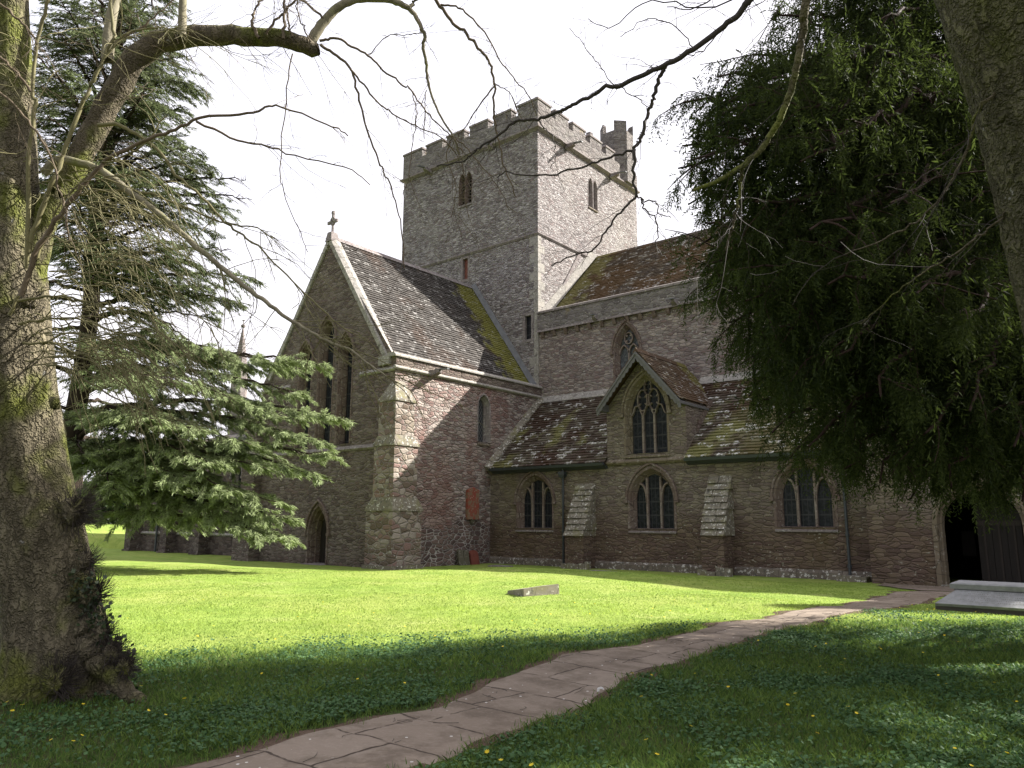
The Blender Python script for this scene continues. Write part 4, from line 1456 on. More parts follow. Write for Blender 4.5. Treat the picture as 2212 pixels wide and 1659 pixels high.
# choir with its northern chapel, far left ---------------------------
CY = -8.5
PCH = Plane((0, CY, 0), (1, 0, 0), (0, -1, 0))
choir = bpy.data.objects.new('choir', bpy.data.meshes.new('tmp')); link(choir, church)
hs = [window(PCH, uc, .7, 2.6, 4.6, 5.4, choir, 'lancet', 'ash', True, 'glass', .2, False) for uc in (-16.0, -20.9, -25.6)]
o_tmp = wall('choir_wall', PCH, [(-28.1, -1.4), (-28.1, 6.6), (TX0, 6.6), (TX0, -1.4)], hs, M['choir'], None)
choir.data = o_tmp.data; bpy.data.objects.remove(o_tmp)
mb = MB()
quad(mb, (-28.1, CY, -1.4), (-28.1, 0, -1.4), (-28.1, 0, 9), (-28.1, CY, 6.6))
mb.box((-29.9, 0.0, 0), (-11.7, 11, 11.0))
obj('presbytery_wall', mb, [M['choir']], choir)
mb = MB()
quad(mb, (-28.2, CY-.2, 6.55), (TX0, CY-.2, 6.55), (TX0, 0, 9.2), (-28.2, 0, 9.2))
quad(mb, (-30, -.2, 10.9), (-11.65, -.2, 10.9), (-11.65, 5.5, 13.4), (-30, 5.5, 13.4))
quad(mb, (-30, 11.2, 10.9), (-30, 5.5, 13.4), (-11.65, 5.5, 13.4), (-11.65, 11.2, 10.9))
obj('choir_roof', mb, [M['roof_tr']], choir)
mb = MB()
prof(mb, PCH, [(-.02, 1.1), (.05, 1.1), (.12, 1.18), (.0, 1.3), (-.02, 1.3)], -28.1, TX0)
obj('string_course', mb, [M['ash_pale']], choir)
for ux in (-27.75, -22.9, -18.9, -13.2):
    mb = MB()
    pbox(mb, PCH, ux-.42, ux+.42, -1.4, 4.6, -.02, .75)
    mb.hexa([PCH.p(ux-.46, 4.6, -.02), PCH.p(ux+.46, 4.6, -.02), PCH.p(ux+.46, 4.6, .8), PCH.p(ux-.46, 4.6, .8)], [PCH.p(ux-.42, 5.6, -.02), PCH.p(ux+.42, 5.6, -.02), PCH.p(ux+.42, 5.6, .02), PCH.p(ux-.42, 5.6, .02)])
    pbox(mb, PCH, ux-.5, ux+.5, -1.4, .1, -.02, .86)
    obj('buttress', mb, [M['choir']], choir)
mb = MB(); mb.tube([(-25.0, CY-.15, 6.4), (-25.0, CY-.15, 3), (-25.0, CY-.15, -.5)], .07, 8)
obj('downpipe', mb, [M['iron']], choir)
mb = MB()      # stone pinnacle
pc_ = at(521, 770, 60.0)
def ngon(r, z, n=8):
    return [(pc_[0]+r*math.cos(2*math.pi*(i+.5)/n), pc_[1]+r*math.sin(2*math.pi*(i+.5)/n), z) for i in range(n)]
mb.hexa(ngon(.62, 8.0), ngon(.62, 13.4)); mb.hexa(ngon(.62, 13.4), ngon(.07, 17.05))
mb.hexa(ngon(.07, 17.05), ngon(.06, 17.25)); mb.hexa(ngon(.17, 17.22), ngon(.19, 17.36)); mb.hexa(ngon(.19, 17.36), ngon(.06, 17.5)); mb.hexa(ngon(.04, 17.5), ngon(.03, 17.75)); mb.hexa(ngon(.12, 17.75), ngon(.12, 17.80))
obj('pinnacle', mb, [M['ash']], choir)


# ------------------------------------------------------------------ ground, path, stones
def grid_sheet(name, xs, ys, zoff, mat, keep=None, kind='structure'):
    xs = np.asarray(xs); ys = np.asarray(ys)
    Xg, Yg = np.meshgrid(xs, ys, indexing='ij')
    Z = ground_z(Xg, Yg)+(zoff(Xg, Yg) if callable(zoff) else zoff)
    me = bpy.data.meshes.new(name)
    nx, ny = len(xs), len(ys)
    V = np.stack([Xg, Yg, Z], -1).reshape(-1, 3)
    idx = np.arange(nx*ny).reshape(nx, ny)
    Q = np.stack([idx[:-1, :-1], idx[1:, :-1], idx[1:, 1:], idx[:-1, 1:]], -1).reshape(-1, 4)
    if keep is not None:
        cxy = V[Q].mean(1)
        Q = Q[keep(cxy[:, 0], cxy[:, 1])]
    me.from_pydata(V.tolist(), [], Q.tolist())
    me.materials.append(mat)
    me.polygons.foreach_set('use_smooth', np.ones(len(me.polygons), bool))
    o = bpy.data.objects.new(name, me); link(o)
    o['kind'] = kind
    return o


def axis(a, b, step, lo, hi, far=1.35):
    v = list(np.arange(a, b, step))
    d = step
    x = v[0]
    while x > lo:
        d *= far; x -= d; v.insert(0, x)
    d = step; x = v[-1]
    while x < hi:
        d *= far; x += d; v.append(x)
    return v


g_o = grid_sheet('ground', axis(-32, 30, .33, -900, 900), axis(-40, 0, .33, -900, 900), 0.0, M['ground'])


def path_edges(y):
    """left and right edge (x) of the flagged path at y"""
    l = np.interp(y, [-36, -30.7, -28.3, -26.9, -25.8, -24.9, -23.5, -21.9, -20.2, -17.9, -14.4, -9], [20.2, 20.25, 20.38, 20.02, 19.86, 20.02, 20.15, 20.06, 20.30, 20.36, 20.25, 20.3])
    r = np.interp(y, [-36, -29.6, -28.2, -27.4, -26.0, -25.2, -23.2, -21.4, -19.4, -17.5, -14.6, -9], [21.7, 21.6, 21.46, 21.42, 21.12, 21.12, 21.08, 21.14, 21.24, 21.38, 21.45, 21.5])
    l = l+.035*np.sin(y*3.3+1)+.022*np.sin(y*8.1)
    r = r+.035*np.sin(y*2.9)+.022*np.sin(y*7.7+1)
    return l, r


def strip(name, ys, nu, zoff, mat, grow=0.0):
    V = []; F = []
    for i, y in enumerate(ys):
        l, r = path_edges(np.array(y))
        l -= grow*(1+.6*math.sin(y*3.1)+.5*math.sin(y*7.3)); r += grow*(1+.6*math.sin(y*2.7+2)+.5*math.sin(y*6.9))
        for j in range(nu+1):
            x = l+(r-l)*j/nu
            e = min(j, nu-j)
            V.append((x, y, float(ground_z(x, y))+zoff-(.03 if e == 0 else 0)))
    n = nu+1
    for i in range(len(ys)-1):
        for j in range(nu):
            F.append((i*n+j, i*n+j+1, (i+1)*n+j+1, (i+1)*n+j))
    me = bpy.data.meshes.new(name); me.from_pydata(V, [], F); me.materials.append(mat)
    me.polygons.foreach_set('use_smooth', np.ones(len(me.polygons), bool))
    o = bpy.data.objects.new(name, me); link(o); o['kind'] = 'structure'
    return o


ysp = np.arange(-36, -9.2, .12)
strip('soil', ysp, 8, .008, M['soil'], .17)
strip('path', ysp, 10, .016, M['flag'])
grid_sheet('porch_pavement', np.arange(18.4, 23.6, .3), np.arange(-9.6, -4.9, .3), .03, M['flag'], keep=lambda x, y: y > -9.3+.25*np.sin(x*2.1)-np.clip(20.3-x, 0, 2)*-1.6)

# headstones leaning on the transept, tablet on its wall
def headstone(name, u0, u1, h, mat, label, shoulder, lean=.10, d=.10):
    mb = MB()
    w_ = u1-u0
    out = [(u0, -.12)]
    if shoulder == 'round':
        out += [(u0, h*.80), (u0+w_*.12, h*.90), (u0+w_*.3, h*.97), (u0+w_*.5, h), (u0+w_*.7, h*.97), (u0+w_*.88, h*.90), (u1, h*.80)]
    else:
        out += [(u0, h*.86), (u0+w_*.25, h), (u0+w_*.6, h*.97), (u1, h*.90)]
    out += [(u1, -.12)]
    ln = lambda z: .30-lean*1.9*(z/h) if z > 0 else .30
    lo = [PT.p(u, z, max(ln(z), .12)) for u, z in out]
    hi = [PT.p(u, z, max(ln(z), .12)+d) for u, z in out]
    mb.hexa(lo, hi)
    o = obj(name, mb, [M[mat]], None, loc=PT.p((u0+u1)/2, 0, .3))
    return tag(o, label, 'headstone', 'headstones leaning on the transept wall')


headstone('headstone', -6.72, -6.38, .74, 'headgreen', 'narrow grey green headstone leaning on the transept wall, leftmost by the buttress', 'pt')
headstone('headstone', -6.36, -6.02, .70, 'headgreen', 'grey green headstone between another green slab and the small red headstone', 'pt', .085)
headstone('headstone', -5.88, -5.32, .68, 'headred', 'small round topped red headstone leaning at the foot of the transept wall', 'round')
mb = MB()
mb.hexa([PT.p(-5.98, 2.12, .0), PT.p(-5.16, 2.12, .0), PT.p(-5.16, 3.52, .0), PT.p(-5.57, 3.66, .0), PT.p(-5.98, 3.52, .0)],
        [PT.p(-5.98, 2.12, .15), PT.p(-5.16, 2.12, .15), PT.p(-5.16, 3.52, .15), PT.p(-5.57, 3.66, .15), PT.p(-5.98, 3.52, .15)])
o = obj('wall_tablet', mb, [M['tablet']], None, loc=PT.p(-5.57, 2.1, .05))
tag(o, 'weathered red memorial tablet fixed to the transept wall above the headstones', 'wall tablet')
mb = MB()
mb.hexa([PT.p(-5.70, 1.92, 0), PT.p(-5.44, 1.92, 0), PT.p(-5.50, 1.92, .10), PT.p(-5.64, 1.92, .10)], [PT.p(-5.76, 2.12, 0), PT.p(-5.38, 2.12, 0), PT.p(-5.40, 2.12, .13), PT.p(-5.74, 2.12, .13)])
obj('bracket', mb, [M['headgreen']], o)
# small block on the lawn
bl = np.array([15.05, -20.1]); th_ = math.radians(-16)
ux, uy = np.array([-math.sin(th_), math.cos(th_)]), np.array([-math.cos(th_), -math.sin(th_)])
gz = float(ground_z(bl[0], bl[1]))
mb = MB()
c0 = np.array([15.10, -20.42])
P2 = lambda a, b, z: np.array([*(c0+ux*a+uy*b), gz+z])
mb.hexa([P2(0, 0, -.1), P2(.95, 0, -.1), P2(.95, .62, -.1), P2(0, .62, -.1)], [P2(.01, .01, .155), P2(.94, .01, .215), P2(.94, .60, .14), P2(.01, .61, .075)])
o = obj('grave_marker', mb, [M['lich']], None, loc=(c0[0], c0[1], gz))
tag(o, 'small low stone block sitting alone in the middle of the sunny lawn', 'stone block')
for (xx, yy, sx, sy, lab) in ((8.2, -6.6, .55, .3, 'flat grey ledger stone set in the grass near the raking buttress'), (2.6, -6.3, .5, .3, 'flat grey ledger stone set in the grass near the red headstone')):
    z_ = float(ground_z(xx, yy))
    mb = MB(); mb.box((xx-sx, yy-sy, z_-.05), (xx+sx, yy+sy, z_+.045))
    o = obj('ledger_stone', mb, [M['ash']], None, loc=(xx, yy, z_))
    tag(o, lab, 'ledger stone', 'flat stones in the lawn')
# chest tomb with a leaning inscribed slab
tz = float(ground_z(22.6, -16.2))
tomb = empty('chest_tomb', (23.3, -15.9, tz), 'pale low chest tomb with inscribed slab leaning on its front beside the path', 'tomb')
mb = MB()
mb.box((22.32, -16.15, tz-.1), (24.6, -15.35, tz+.40))
obj('chest', mb, [M['tomb']], tomb)
mb = MB()
lo = [(22.26, -16.21, tz+.40), (24.66, -16.21, tz+.40), (24.66, -15.29, tz+.40), (22.26, -15.29, tz+.40)]
mb.hexa(lo, [(x, y, z_+.09) for x, y, z_ in lo])
mb.hexa([(x, y, z_+.0902) for x, y, z_ in lo], [(22.30, -16.17, tz+.515), (24.62, -16.17, tz+.515), (24.62, -15.33, tz+.515), (22.30, -15.33, tz+.515)])
obj('lid', mb, [M['tomb']], tomb)
mb = MB()
SA, SB = np.array([22.06, -16.62, tz+.10]), np.array([22.36, -16.20, tz+.335])
mb.hexa([SA, SA+X_*2.6, SB+X_*2.4, SB], [SA+np.array([0, -.03, .05]), SA+X_*2.6+np.array([0, -.03, .05]), SB+X_*2.4+np.array([0, -.03, .05]), SB+np.array([0, -.03, .05])])
sl2 = obj('inscribed_slab', mb, [M['tomb']], tomb)
mb = MB(); mb.box((22.05, -16.58, tz-.12), (24.75, -15.3, tz+.095))
obj('plinth', mb, [M['tombdark']], tomb)
mb = MB()      # worn lettering: rows of tiny cut strokes, illegible in the photograph
r_ = np.random.default_rng(12)
vdir = (SB-SA)-X_*.30; vl = np.linalg.norm(vdir); vdir /= vl
nd_ = np.cross(X_, vdir)
for row, (xa, xb) in enumerate(((.36, 1.75), (.52, 1.85), (.46, 1.8), (.62, 1.7), (.40, 1.85), (.55, 1.6))):
    v_ = vl*(.88-.135*row)
    x = xa
    while x < xb:
        w_ = .012+.018*r_.random()
        if r_.random() < .8:
            p = SA+X_*x+vdir*v_+np.array([0, -.03, .05])+nd_*.0015
            h_ = .022+.008*r_.random()
            mb.add([p, p+X_*w_*.6, p+X_*w_*.6+vdir*h_, p+vdir*h_], [(0, 1, 2, 3)])
        x += w_+.006+(.02 if r_.random() < .2 else 0)
obj('inscription', mb, [M['engrave']], sl2)


# ------------------------------------------------------------------ trees: helpers
def resample(pts, n, jit=0.0, r=rng):
    """smooth a polyline (Catmull-Rom) to n points, with a little wander"""
    P = np.asarray(pts, float)
    if len(P) == 2:
        P = np.array([P[0], P[0]*.5+P[1]*.5, P[1]])
    P = np.vstack([2*P[0]-P[1], P, 2*P[-1]-P[-2]])
    m = len(P)-3
    t = np.linspace(0, m-1e-6, n)
    i = t.astype(int); f = (t-i)[:, None]
    p0, p1, p2, p3 = P[i], P[i+1], P[i+2], P[i+3]
    out = .5*((2*p1)+(-p0+p2)*f+(2*p0-5*p1+4*p2-p3)*f*f+(-p0+3*p1-3*p2+p3)*f**3)
    if jit:
        j = r.normal(0, jit, (n, 3)); j[0] = 0; j[-1] = 0
        out = out+j
    return out


def tubes_obj(name, branches, mat, parent, smooth=True, kind=None):
    """branches: list of (pts (n,3), radii (n,), sides)"""
    VV, QQ, TT = [], [], []
    b = 0
    for pts, rad, n in branches:
        V = tube_verts(np.asarray(pts), np.asarray(rad), n)
        m = len(pts)
        i = np.arange(m-1)[:, None]*n; k_ = np.arange(n)[None, :]; k2 = (k_+1) % n
        Q = np.stack([i+k_, i+k2, i+n+k2, i+n+k_], -1).reshape(-1, 4)+b
        VV.append(V); QQ.append(Q); b += len(V)
    V = np.vstack(VV)-origin_of(parent); Q = np.vstack(QQ)
    me = bpy.data.meshes.new(name)
    me.vertices.add(len(V)); me.vertices.foreach_set('co', V.astype(np.float32).reshape(-1))
    me.loops.add(Q.size); me.loops.foreach_set('vertex_index', Q.astype(np.int32).reshape(-1))
    me.polygons.add(len(Q))
    me.polygons.foreach_set('loop_start', np.arange(len(Q), dtype=np.int32)*4)
    me.polygons.foreach_set('loop_total', np.full(len(Q), 4, np.int32))
    me.polygons.foreach_set('use_smooth', np.full(len(Q), smooth, bool))
    me.materials.append(mat)
    me.update(calc_edges=True); me.validate()
    o = bpy.data.objects.new(name, me); link(o, parent)
    if kind:
        o['kind'] = kind
    return o


def traced(spec, d0, d1, r0, r1, n=None, jit=.006, sides=6):
    """a limb drawn through photo points, receding from depth d0 to d1, radii in photo pixels"""
    m = len(spec)
    P = [at(px, py, d0+(d1-d0)*i/max(1, m-1)) for i, (px, py) in enumerate(spec)]
    n = n or max(8, 4*m)
    pts = resample(P, n, jit)
    dep = d0+(d1-d0)*np.linspace(0, 1, n)
    rad = (r0+(r1-r0)*np.linspace(0, 1, n)**.8)*dep/CF
    return pts, rad, sides


def twigs_from(branch, count, lmin, lmax, rmax, r, droop=.35, spread=1.0, sub=2, t0=.15):
    """thin side shoots, each with a few finer ones"""
    pts, rad, _ = branch
    out = []
    n = len(pts)
    for _ in range(count):
        i = int(n*(t0+(1-t0)*r.random()))
        i = min(max(i, 1), n-2)
        tan = pts[i+1]-pts[i-1]; tan /= np.linalg.norm(tan)+1e-9
        d = tan*(.5+.5*r.random())+r.normal(0, .55*spread, 3)
        d /= np.linalg.norm(d)
        L = lmin+(lmax-lmin)*r.random()**1.5
        m = 7
        P = [pts[i]]
        dd = d.copy()
        for q in range(m-1):
            dd = dd+r.normal(0, .16, 3)+np.array([0, 0, -droop/(m-1)])
            dd /= np.linalg.norm(dd)
            P.append(P[-1]+dd*L/(m-1))
        P = np.array(P)
        rr = min(rmax, rad[i]*.7)
        out.append((P, np.linspace(rr, rr*.45, m), 3 if rr < .004 else 4))
        for _s in range(sub):
            j = r.integers(2, m-1)
            d2 = (P[j+1]-P[j]); d2 /= np.linalg.norm(d2)+1e-9
            d2 = d2+r.normal(0, .5, 3); d2 /= np.linalg.norm(d2)
            l2 = L*(.2+.35*r.random())
            P2 = [P[j]]
            for q in range(4):
                d2 = d2+r.normal(0, .18, 3)+np.array([0, 0, -droop*.1]); d2 /= np.linalg.norm(d2)
                P2.append(P2[-1]+d2*l2/4)
            out.append((np.array(P2), np.linspace(rr*.6, rr*.35, 5), 3))
    return out


def trunk_mesh(name, spec, mat, parent, sides=28, lump=.05, flare=None, seed=0, rings=70):
    """spec: list of (centre point, radius) from the ground up; an uneven tapering trunk"""
    r = np.random.default_rng(seed)
    P = resample([s[0] for s in spec], rings)
    R = np.interp(np.linspace(0, 1, rings), np.linspace(0, 1, len(spec)), [s[1] for s in spec])
    V = tube_verts(P, np.ones(rings), sides).reshape(rings, sides, 3)
    th = np.arange(sides)*2*math.pi/sides
    ph = r.random(8)*6.28
    out = np.zeros_like(V)
    for i in range(rings):
        z = P[i][2]
        k_ = 1+lump*np.sin(2*th+ph[0]+z*.6)+lump*.8*np.sin(3*th+ph[1]-z*.9)+lump*.5*np.sin(5*th+ph[2]+z*1.7)+lump*.35*np.sin(9*th+ph[3]+z*3.1)+r.normal(0, .008, sides)
        if flare:
            h = max(0, z-P[0][2])
            k_ = k_+flare*math.exp(-h/.22)*(.45+.55*np.sin(4*th+ph[4]))+flare*.35*math.exp(-h/.5)
        out[i] = P[i]+(V[i]-P[i])*(R[i]*k_)[:, None]
    mb = MB()
    fs = []
    for i in range(rings-1):
        for k_ in range(sides):
            k2 = (k_+1) % sides
            fs.append((i*sides+k_, i*sides+k2, (i+1)*sides+k2, (i+1)*sides+k_))
    mb.add(out.reshape(-1, 3), fs)
    return obj(name, mb, [mat], parent, smooth=True)


def blades(base, dirs, length, width, r, roll=None):
    """flat leaf quads (kites) from base along dirs"""
    n = len(base)
    d = dirs/(np.linalg.norm(dirs, axis=1)[:, None]+1e-9)
    ref = r.normal(0, 1, (n, 3)) if roll is None else roll
    w = np.cross(d, ref); w /= np.linalg.norm(w, axis=1)[:, None]+1e-9
    length = np.broadcast_to(length, (n,))[:, None]; width = np.broadcast_to(width, (n,))[:, None]
    a = base; b = base+d*length*.45+w*width*.5; c = base+d*length; e = base+d*length*.45-w*width*.5
    return np.stack([a, b, c, e], 1)


# ------------------------------------------------------------------ the bare tree on the left
gz = .44
tb = at(112, 1500, 6.9); tb[2] = float(ground_z(tb[0], tb[1]))
tree_l = empty('bare_tree', tb, 'big bare mossy tree with spreading twigs at the left edge of the lawn', 'tree')
trk = [(np.array([tb[0], tb[1], tb[2]-.12]), .50), (at(122, 1400, 6.9), .455), (at(110, 1300, 6.9), .395), (at(95, 1200, 6.88), .38), (at(78, 1100, 6.86), .355), (at(60, 1000, 6.86), .335),
       (at(46, 880, 6.85), .325), (at(36, 750, 6.85), .29), (at(33, 640, 6.85), .26), (at(30, 520, 6.85), .225), (at(27, 400, 6.85), .20), (at(25, 260, 6.85), .18),
       (at(22, 100, 6.85), .16), (at(18, -80, 6.85), .145), (at(10, -400, 6.9), .11), (at(20, -900, 7.0), .06)]
trunk_l = trunk_mesh('trunk', trk, M['bark_l'], tree_l, 40, .045, .42, 4, 110)
rl = np.random.default_rng(101)
limbs, pale, light, dark_ = [], [], [], []
L_ = [(45, 690), (75, 560), (110, 440), (170, 345), (232, 225), (300, 118), (372, 84), (480, 76), (580, 79), (640, 92), (688, 106)]
big = traced(L_, 6.85, 7.3, 34, 19, 44, .008, 12)
big[1][:] = np.interp(np.linspace(0, 1, 44), [0, .25, .5, .62, .8, .97, 1], np.array([30, 26, 25, 22.5, 19, 18, 13]))*7.1/CF
limbs.append(big)
# shoots standing on the big limb, the pale arching limb and its droppers
pale.append(traced([(668, 95), (701, 46), (735, 14), (775, -2), (835, -1), (867, 9), (884, 17)], 7.3, 7.5, 12, 6, 30, .003, 8))
pale.append(traced([(880, 14), (897, 34), (913, 64), (918, 80), (914, 100), (920, 132), (922, 160), (931, 200), (949, 246), (979, 296), (997, 349)], 7.5, 7.7, 5.5, 1.8, 44, .003, 7))
pale.append(traced([(884, 16), (905, -6), (960, -60), (1040, -150)], 7.5, 7.6, 5, 2))
pale.append(traced([(393, 80), (394, 40), (396, -10), (402, -120)], 7.0, 7.2, 10, 7, 14, .002, 8))
pale.append(traced([(232, 130), (236, 70), (246, 10), (262, -70)], 7.0, 7.2, 13, 10, 14, .002, 8))
e_ = traced([(95, 372), (130, 345), (191, 358), (232, 377), (308, 434), (359, 475), (410, 520), (465, 567), (520, 612), (570, 648), (611, 682), (649, 704), (697, 732), (761, 760), (805, 792), (858, 828)],
            6.7, 6.2, 10.5, 1.6, 70, .004, 8)
pale.append(e_)
A = lambda *a, **k_: light.append(traced(*a, **k_))
A([(58, 580), (60, 376), (68, 290), (79, 219), (70, 205), (82, 85), (103, 0), (110, -60)], 6.3, 6.3, 5, 3.5)
A([(62, 547), (89, 455), (126, 369), (147, 301), (185, 212), (205, 164), (241, 92), (244, 62), (239, 0), (236, -80)], 6.3, 6.5, 6, 3)
A([(205, 164), (256, 85), (297, 65), (355, 62), (420, 70)], 6.4, 6.6, 3, 1.2)
A([(212, 270), (253, 270), (301, 294), (355, 338), (383, 379), (441, 431), (492, 485), (533, 513), (581, 554), (640, 615), (700, 675), (760, 720)], 6.7, 6.4, 4.5, 1.5)
A([(174, 420), (267, 410), (325, 420), (403, 448), (465, 475), (513, 485), (560, 496), (600, 520)], 6.6, 6.5, 3.5, 1.2)
A([(20, 680), (60, 600), (95, 520), (140, 430), (215, 360), (300, 320), (360, 250)], 6.3, 6.4, 4, 1.5)
A([(40, 700), (100, 690), (170, 690), (250, 720), (330, 780), (400, 860)], 6.5, 6.3, 3.2, 1.2)
A([(50, 740), (120, 745), (200, 780), (290, 850), (350, 890)], 6.5, 6.3, 3, 1.1)
A([(40, 650), (110, 640), (200, 655), (300, 690), (380, 745), (440, 830)], 6.5, 6.2, 3.2, 1.1)
A([(100, 790), (150, 800), (230, 850), (300, 885), (345, 880), (395, 862)], 6.4, 6.2, 2.4, 1.0)
A([(90, 745), (140, 720), (210, 730), (280, 790), (345, 830)], 6.5, 6.2, 2.6, 1.0)
A([(120, 600), (190, 590), (270, 600), (360, 640), (450, 700), (480, 770)], 6.4, 6.1, 2.6, 1.0)
D = lambda *a, **k_: dark_.append(traced(*a, **k_))
D([(45, 640), (80, 540), (133, 461), (174, 410), (208, 366), (253, 332), (328, 297), (376, 280), (437, 256), (533, 246), (578, 231), (605, 232), (711, 270), (752, 294)], 6.2, 6.4, 6.5, 1.4, 60)
D([(424, 262), (506, 301), (564, 313), (632, 335), (752, 364), (800, 400)], 6.3, 6.5, 3, 1)
D([(0, 123), (34, 154), (65, 198)], 6.0, 6.0, 3, 3)
D([(-10, 190), (30, 225), (68, 273), (113, 342), (126, 410), (140, 448), (150, 520)], 6.0, 6.1, 3.4, 2)
D([(-5, 5), (38, 41), (75, 82)], 6.0, 6.0, 2.8, 2.4)
D([(240, 95), (300, 60), (352, 20), (400, -20)], 6.8, 7, 2.2, 1.2)
D([(560, 82), (545, 50), (552, 20), (568, -10)], 7.1, 7.2, 4, 2.4)
D([(575, 74), (600, 40), (640, 0), (665, -30)], 7.1, 7.2, 3.2, 2)
D([(612, 84), (615, 40), (613, 0), (612, -30)], 7.1, 7.2, 3.5, 2.4)
D([(632, 80), (622, 40), (618, 12)], 7.1, 7.2, 2.5, 1.5)
D([(671, 90), (655, 55), (640, 15), (650, -20)], 7.2, 7.2, 1.8, 1.2)
D([(697, 38), (692, 32), (655, 2), (630, -25)], 7.3, 7.3, 3, 2)
D([(690, 88), (722, 84), (758, 98), (792, 118), (824, 148), (867, 180), (890, 198), (917, 235), (949, 271), (977, 298), (1000, 330)], 7.3, 7.6, 3, 1.2, 50)
tb3 = traced([(692, 96), (731, 123), (760, 153), (776, 219), (794, 287), (820, 353), (833, 378), (852, 425), (868, 500), (874, 580)], 7.3, 7.4, 3.4, 1.2, 50)
dark_.append(tb3)
D([(757, 150), (790, 187), (822, 226), (851, 248), (897, 272), (954, 298), (985, 330)], 7.3, 7.6, 2.4, 1.0)
D([(632, 116), (619, 205), (605, 369), (612, 410), (649, 506), (665, 545)], 7.1, 7.0, 1.7, .8)
D([(792, 118), (836, 80), (880, 75), (913, 72)], 7.4, 7.5, 1.1, .8)
D([(890, 198), (898, 228), (898, 270), (890, 330), (884, 380), (870, 420)], 7.5, 7.5, 1.3, .8)
D([(922, 195), (918, 235), (916, 300)], 7.6, 7.6, 1.2, .8)
D([(931, -20), (952, 16), (979, 50), (1013, 80), (1045, 118), (1057, 134), (1068, 182), (1066, 227), (1069, 266), (1075, 296), (1082, 326), (1087, 356), (1104, 400), (1114, 425)], 7.6, 7.9, 4.2, 1.2, 60)
D([(1068, 186), (1029, 236), (1003, 277), (985, 300)], 7.8, 7.8, 1.8, 1)
D([(952, 10), (986, 14), (1022, 41), (1056, 84), (1079, 128), (1110, 170), (1140, 205), (1160, 250)], 7.6, 7.9, 2.4, 1.0)
D([(1068, 182), (1100, 200), (1118, 235), (1125, 260)], 7.8, 7.8, 1.2, .8)
D([(995, 345), (1004, 380), (1003, 420), (1012, 470)], 7.7, 7.7, 1.3, .8)
D([(979, 296), (1010, 320), (1040, 360), (1075, 400), (1100, 455)], 7.7, 7.7, 1.6, .8)
D([(977, 298), (965, 340), (985, 400), (975, 470)], 7.7, 7.7, 1.4, .8)
fine_l, fine_d = [], []
for b in light:
    fine_l += twigs_from(b, 15, .25, 1.0, .0040, rl, .40, .95, 3)
for b in dark_:
    fine_d += twigs_from(b, 10, .12, .7, .0030, rl, .30, .85, 2)
fine_d += twigs_from(big, 34, .2, .9, .004, rl, .2, 1.1, 3, .35)
fine_l += twigs_from(e_, 40, .3, 1.1, .0045, rl, .4, .9, 3, .2)
for b in pale[1:3]:
    fine_d += twigs_from(b, 12, .15, .6, .0034, rl, .5, .8, 2)
# hanging fine shoots round the trunk fork and lower right of it
for i in range(120):
    x0, y0 = 50+190*rl.random(), 330+470*rl.random()
    w_, h_ = 60+230*rl.random(), 40+200*rl.random()
    sp = [(x0, y0), (x0+w_*.35, y0-15+20*rl.random()), (x0+w_*.7, y0+h_*.3), (x0+w_, y0+h_)]
    dpt = 6.1+.9*rl.random()
    b = traced(sp, dpt, dpt-.3, 1.6, .7, 14, .010, 4)
    fine_l.append(b); fine_l += twigs_from(b, 2, .1, .4, .0028, rl, .4, .8, 1)
tubes_obj('limb', limbs, M['bark_limb'], tree_l)
tubes_obj('pale_limbs', pale, M['bark_pale'], tree_l)
tubes_obj('green_shoots', light, M['twig_l'], tree_l)
tubes_obj('branches', dark_, M['twig_b'], tree_l)
tubes_obj('twigs', fine_l, M['twig_l'], tree_l)
tubes_obj('dark_twigs', fine_d, M['twig_b'], tree_l)
# spreading roots at the foot
for sp, r0_, r1_ in (([(165, 1330), (200, 1400), (245, 1465), (322, 1532)], 46, 13), ([(60, 1400), (30, 1470), (-15, 1540), (-60, 1580)], 50, 14), ([(120, 1420), (110, 1480), (95, 1540), (80, 1590)], 60, 16)):
    b = traced(sp, 6.78, 6.45, r0_, r1_, 24, .012, 14)
    tubes_obj('root', [b], M['bark_l'], tree_l)
# burrs with tufts of dead shoots down the trunk, ivy at the foot
def burr(px, py, dep, rad, seed, nt):
    r = np.random.default_rng(seed)
    c = at(px, py, dep)
    mb = MB()
    nu, nv_ = 14, 9
    V, F = [], []
    for i in range(nv_+1):
        for j in range(nu):
            ph, th = math.pi*i/nv_, 2*math.pi*j/nu
            q = rad*(1+.22*math.sin(3*th+seed)*math.sin(2*ph)+.12*r.normal())
            V.append(c+q*np.array([math.sin(ph)*math.cos(th), math.sin(ph)*math.sin(th), 1.15*math.cos(ph)]))
    for i in range(nv_):
        for j in range(nu):
            F.append((i*nu+j, i*nu+(j+1) % nu, (i+1)*nu+(j+1) % nu, (i+1)*nu+j))
    mb.add(V, F)
    o = obj('burr', mb, [M['bark_l']], tree_l, smooth=True)
    br = []
    for i in range(nt):
        d = RT*(.3+.9*r.random())+np.array([0, 0, .9*r.normal()])+r.normal(0, .55, 3)
        d /= np.linalg.norm(d)
        P = [c+d*rad*.7]
        for q in range(5):
            d = d+r.normal(0, .22, 3)+np.array([0, 0, .10]); d /= np.linalg.norm(d)
            P.append(P[-1]+d*rad*(.26+.26*r.random()))
        br.append((np.array(P), np.linspace(.0032, .0012, 6), 3))
    tubes_obj('dead_shoots', br, M['twig_d'], o)


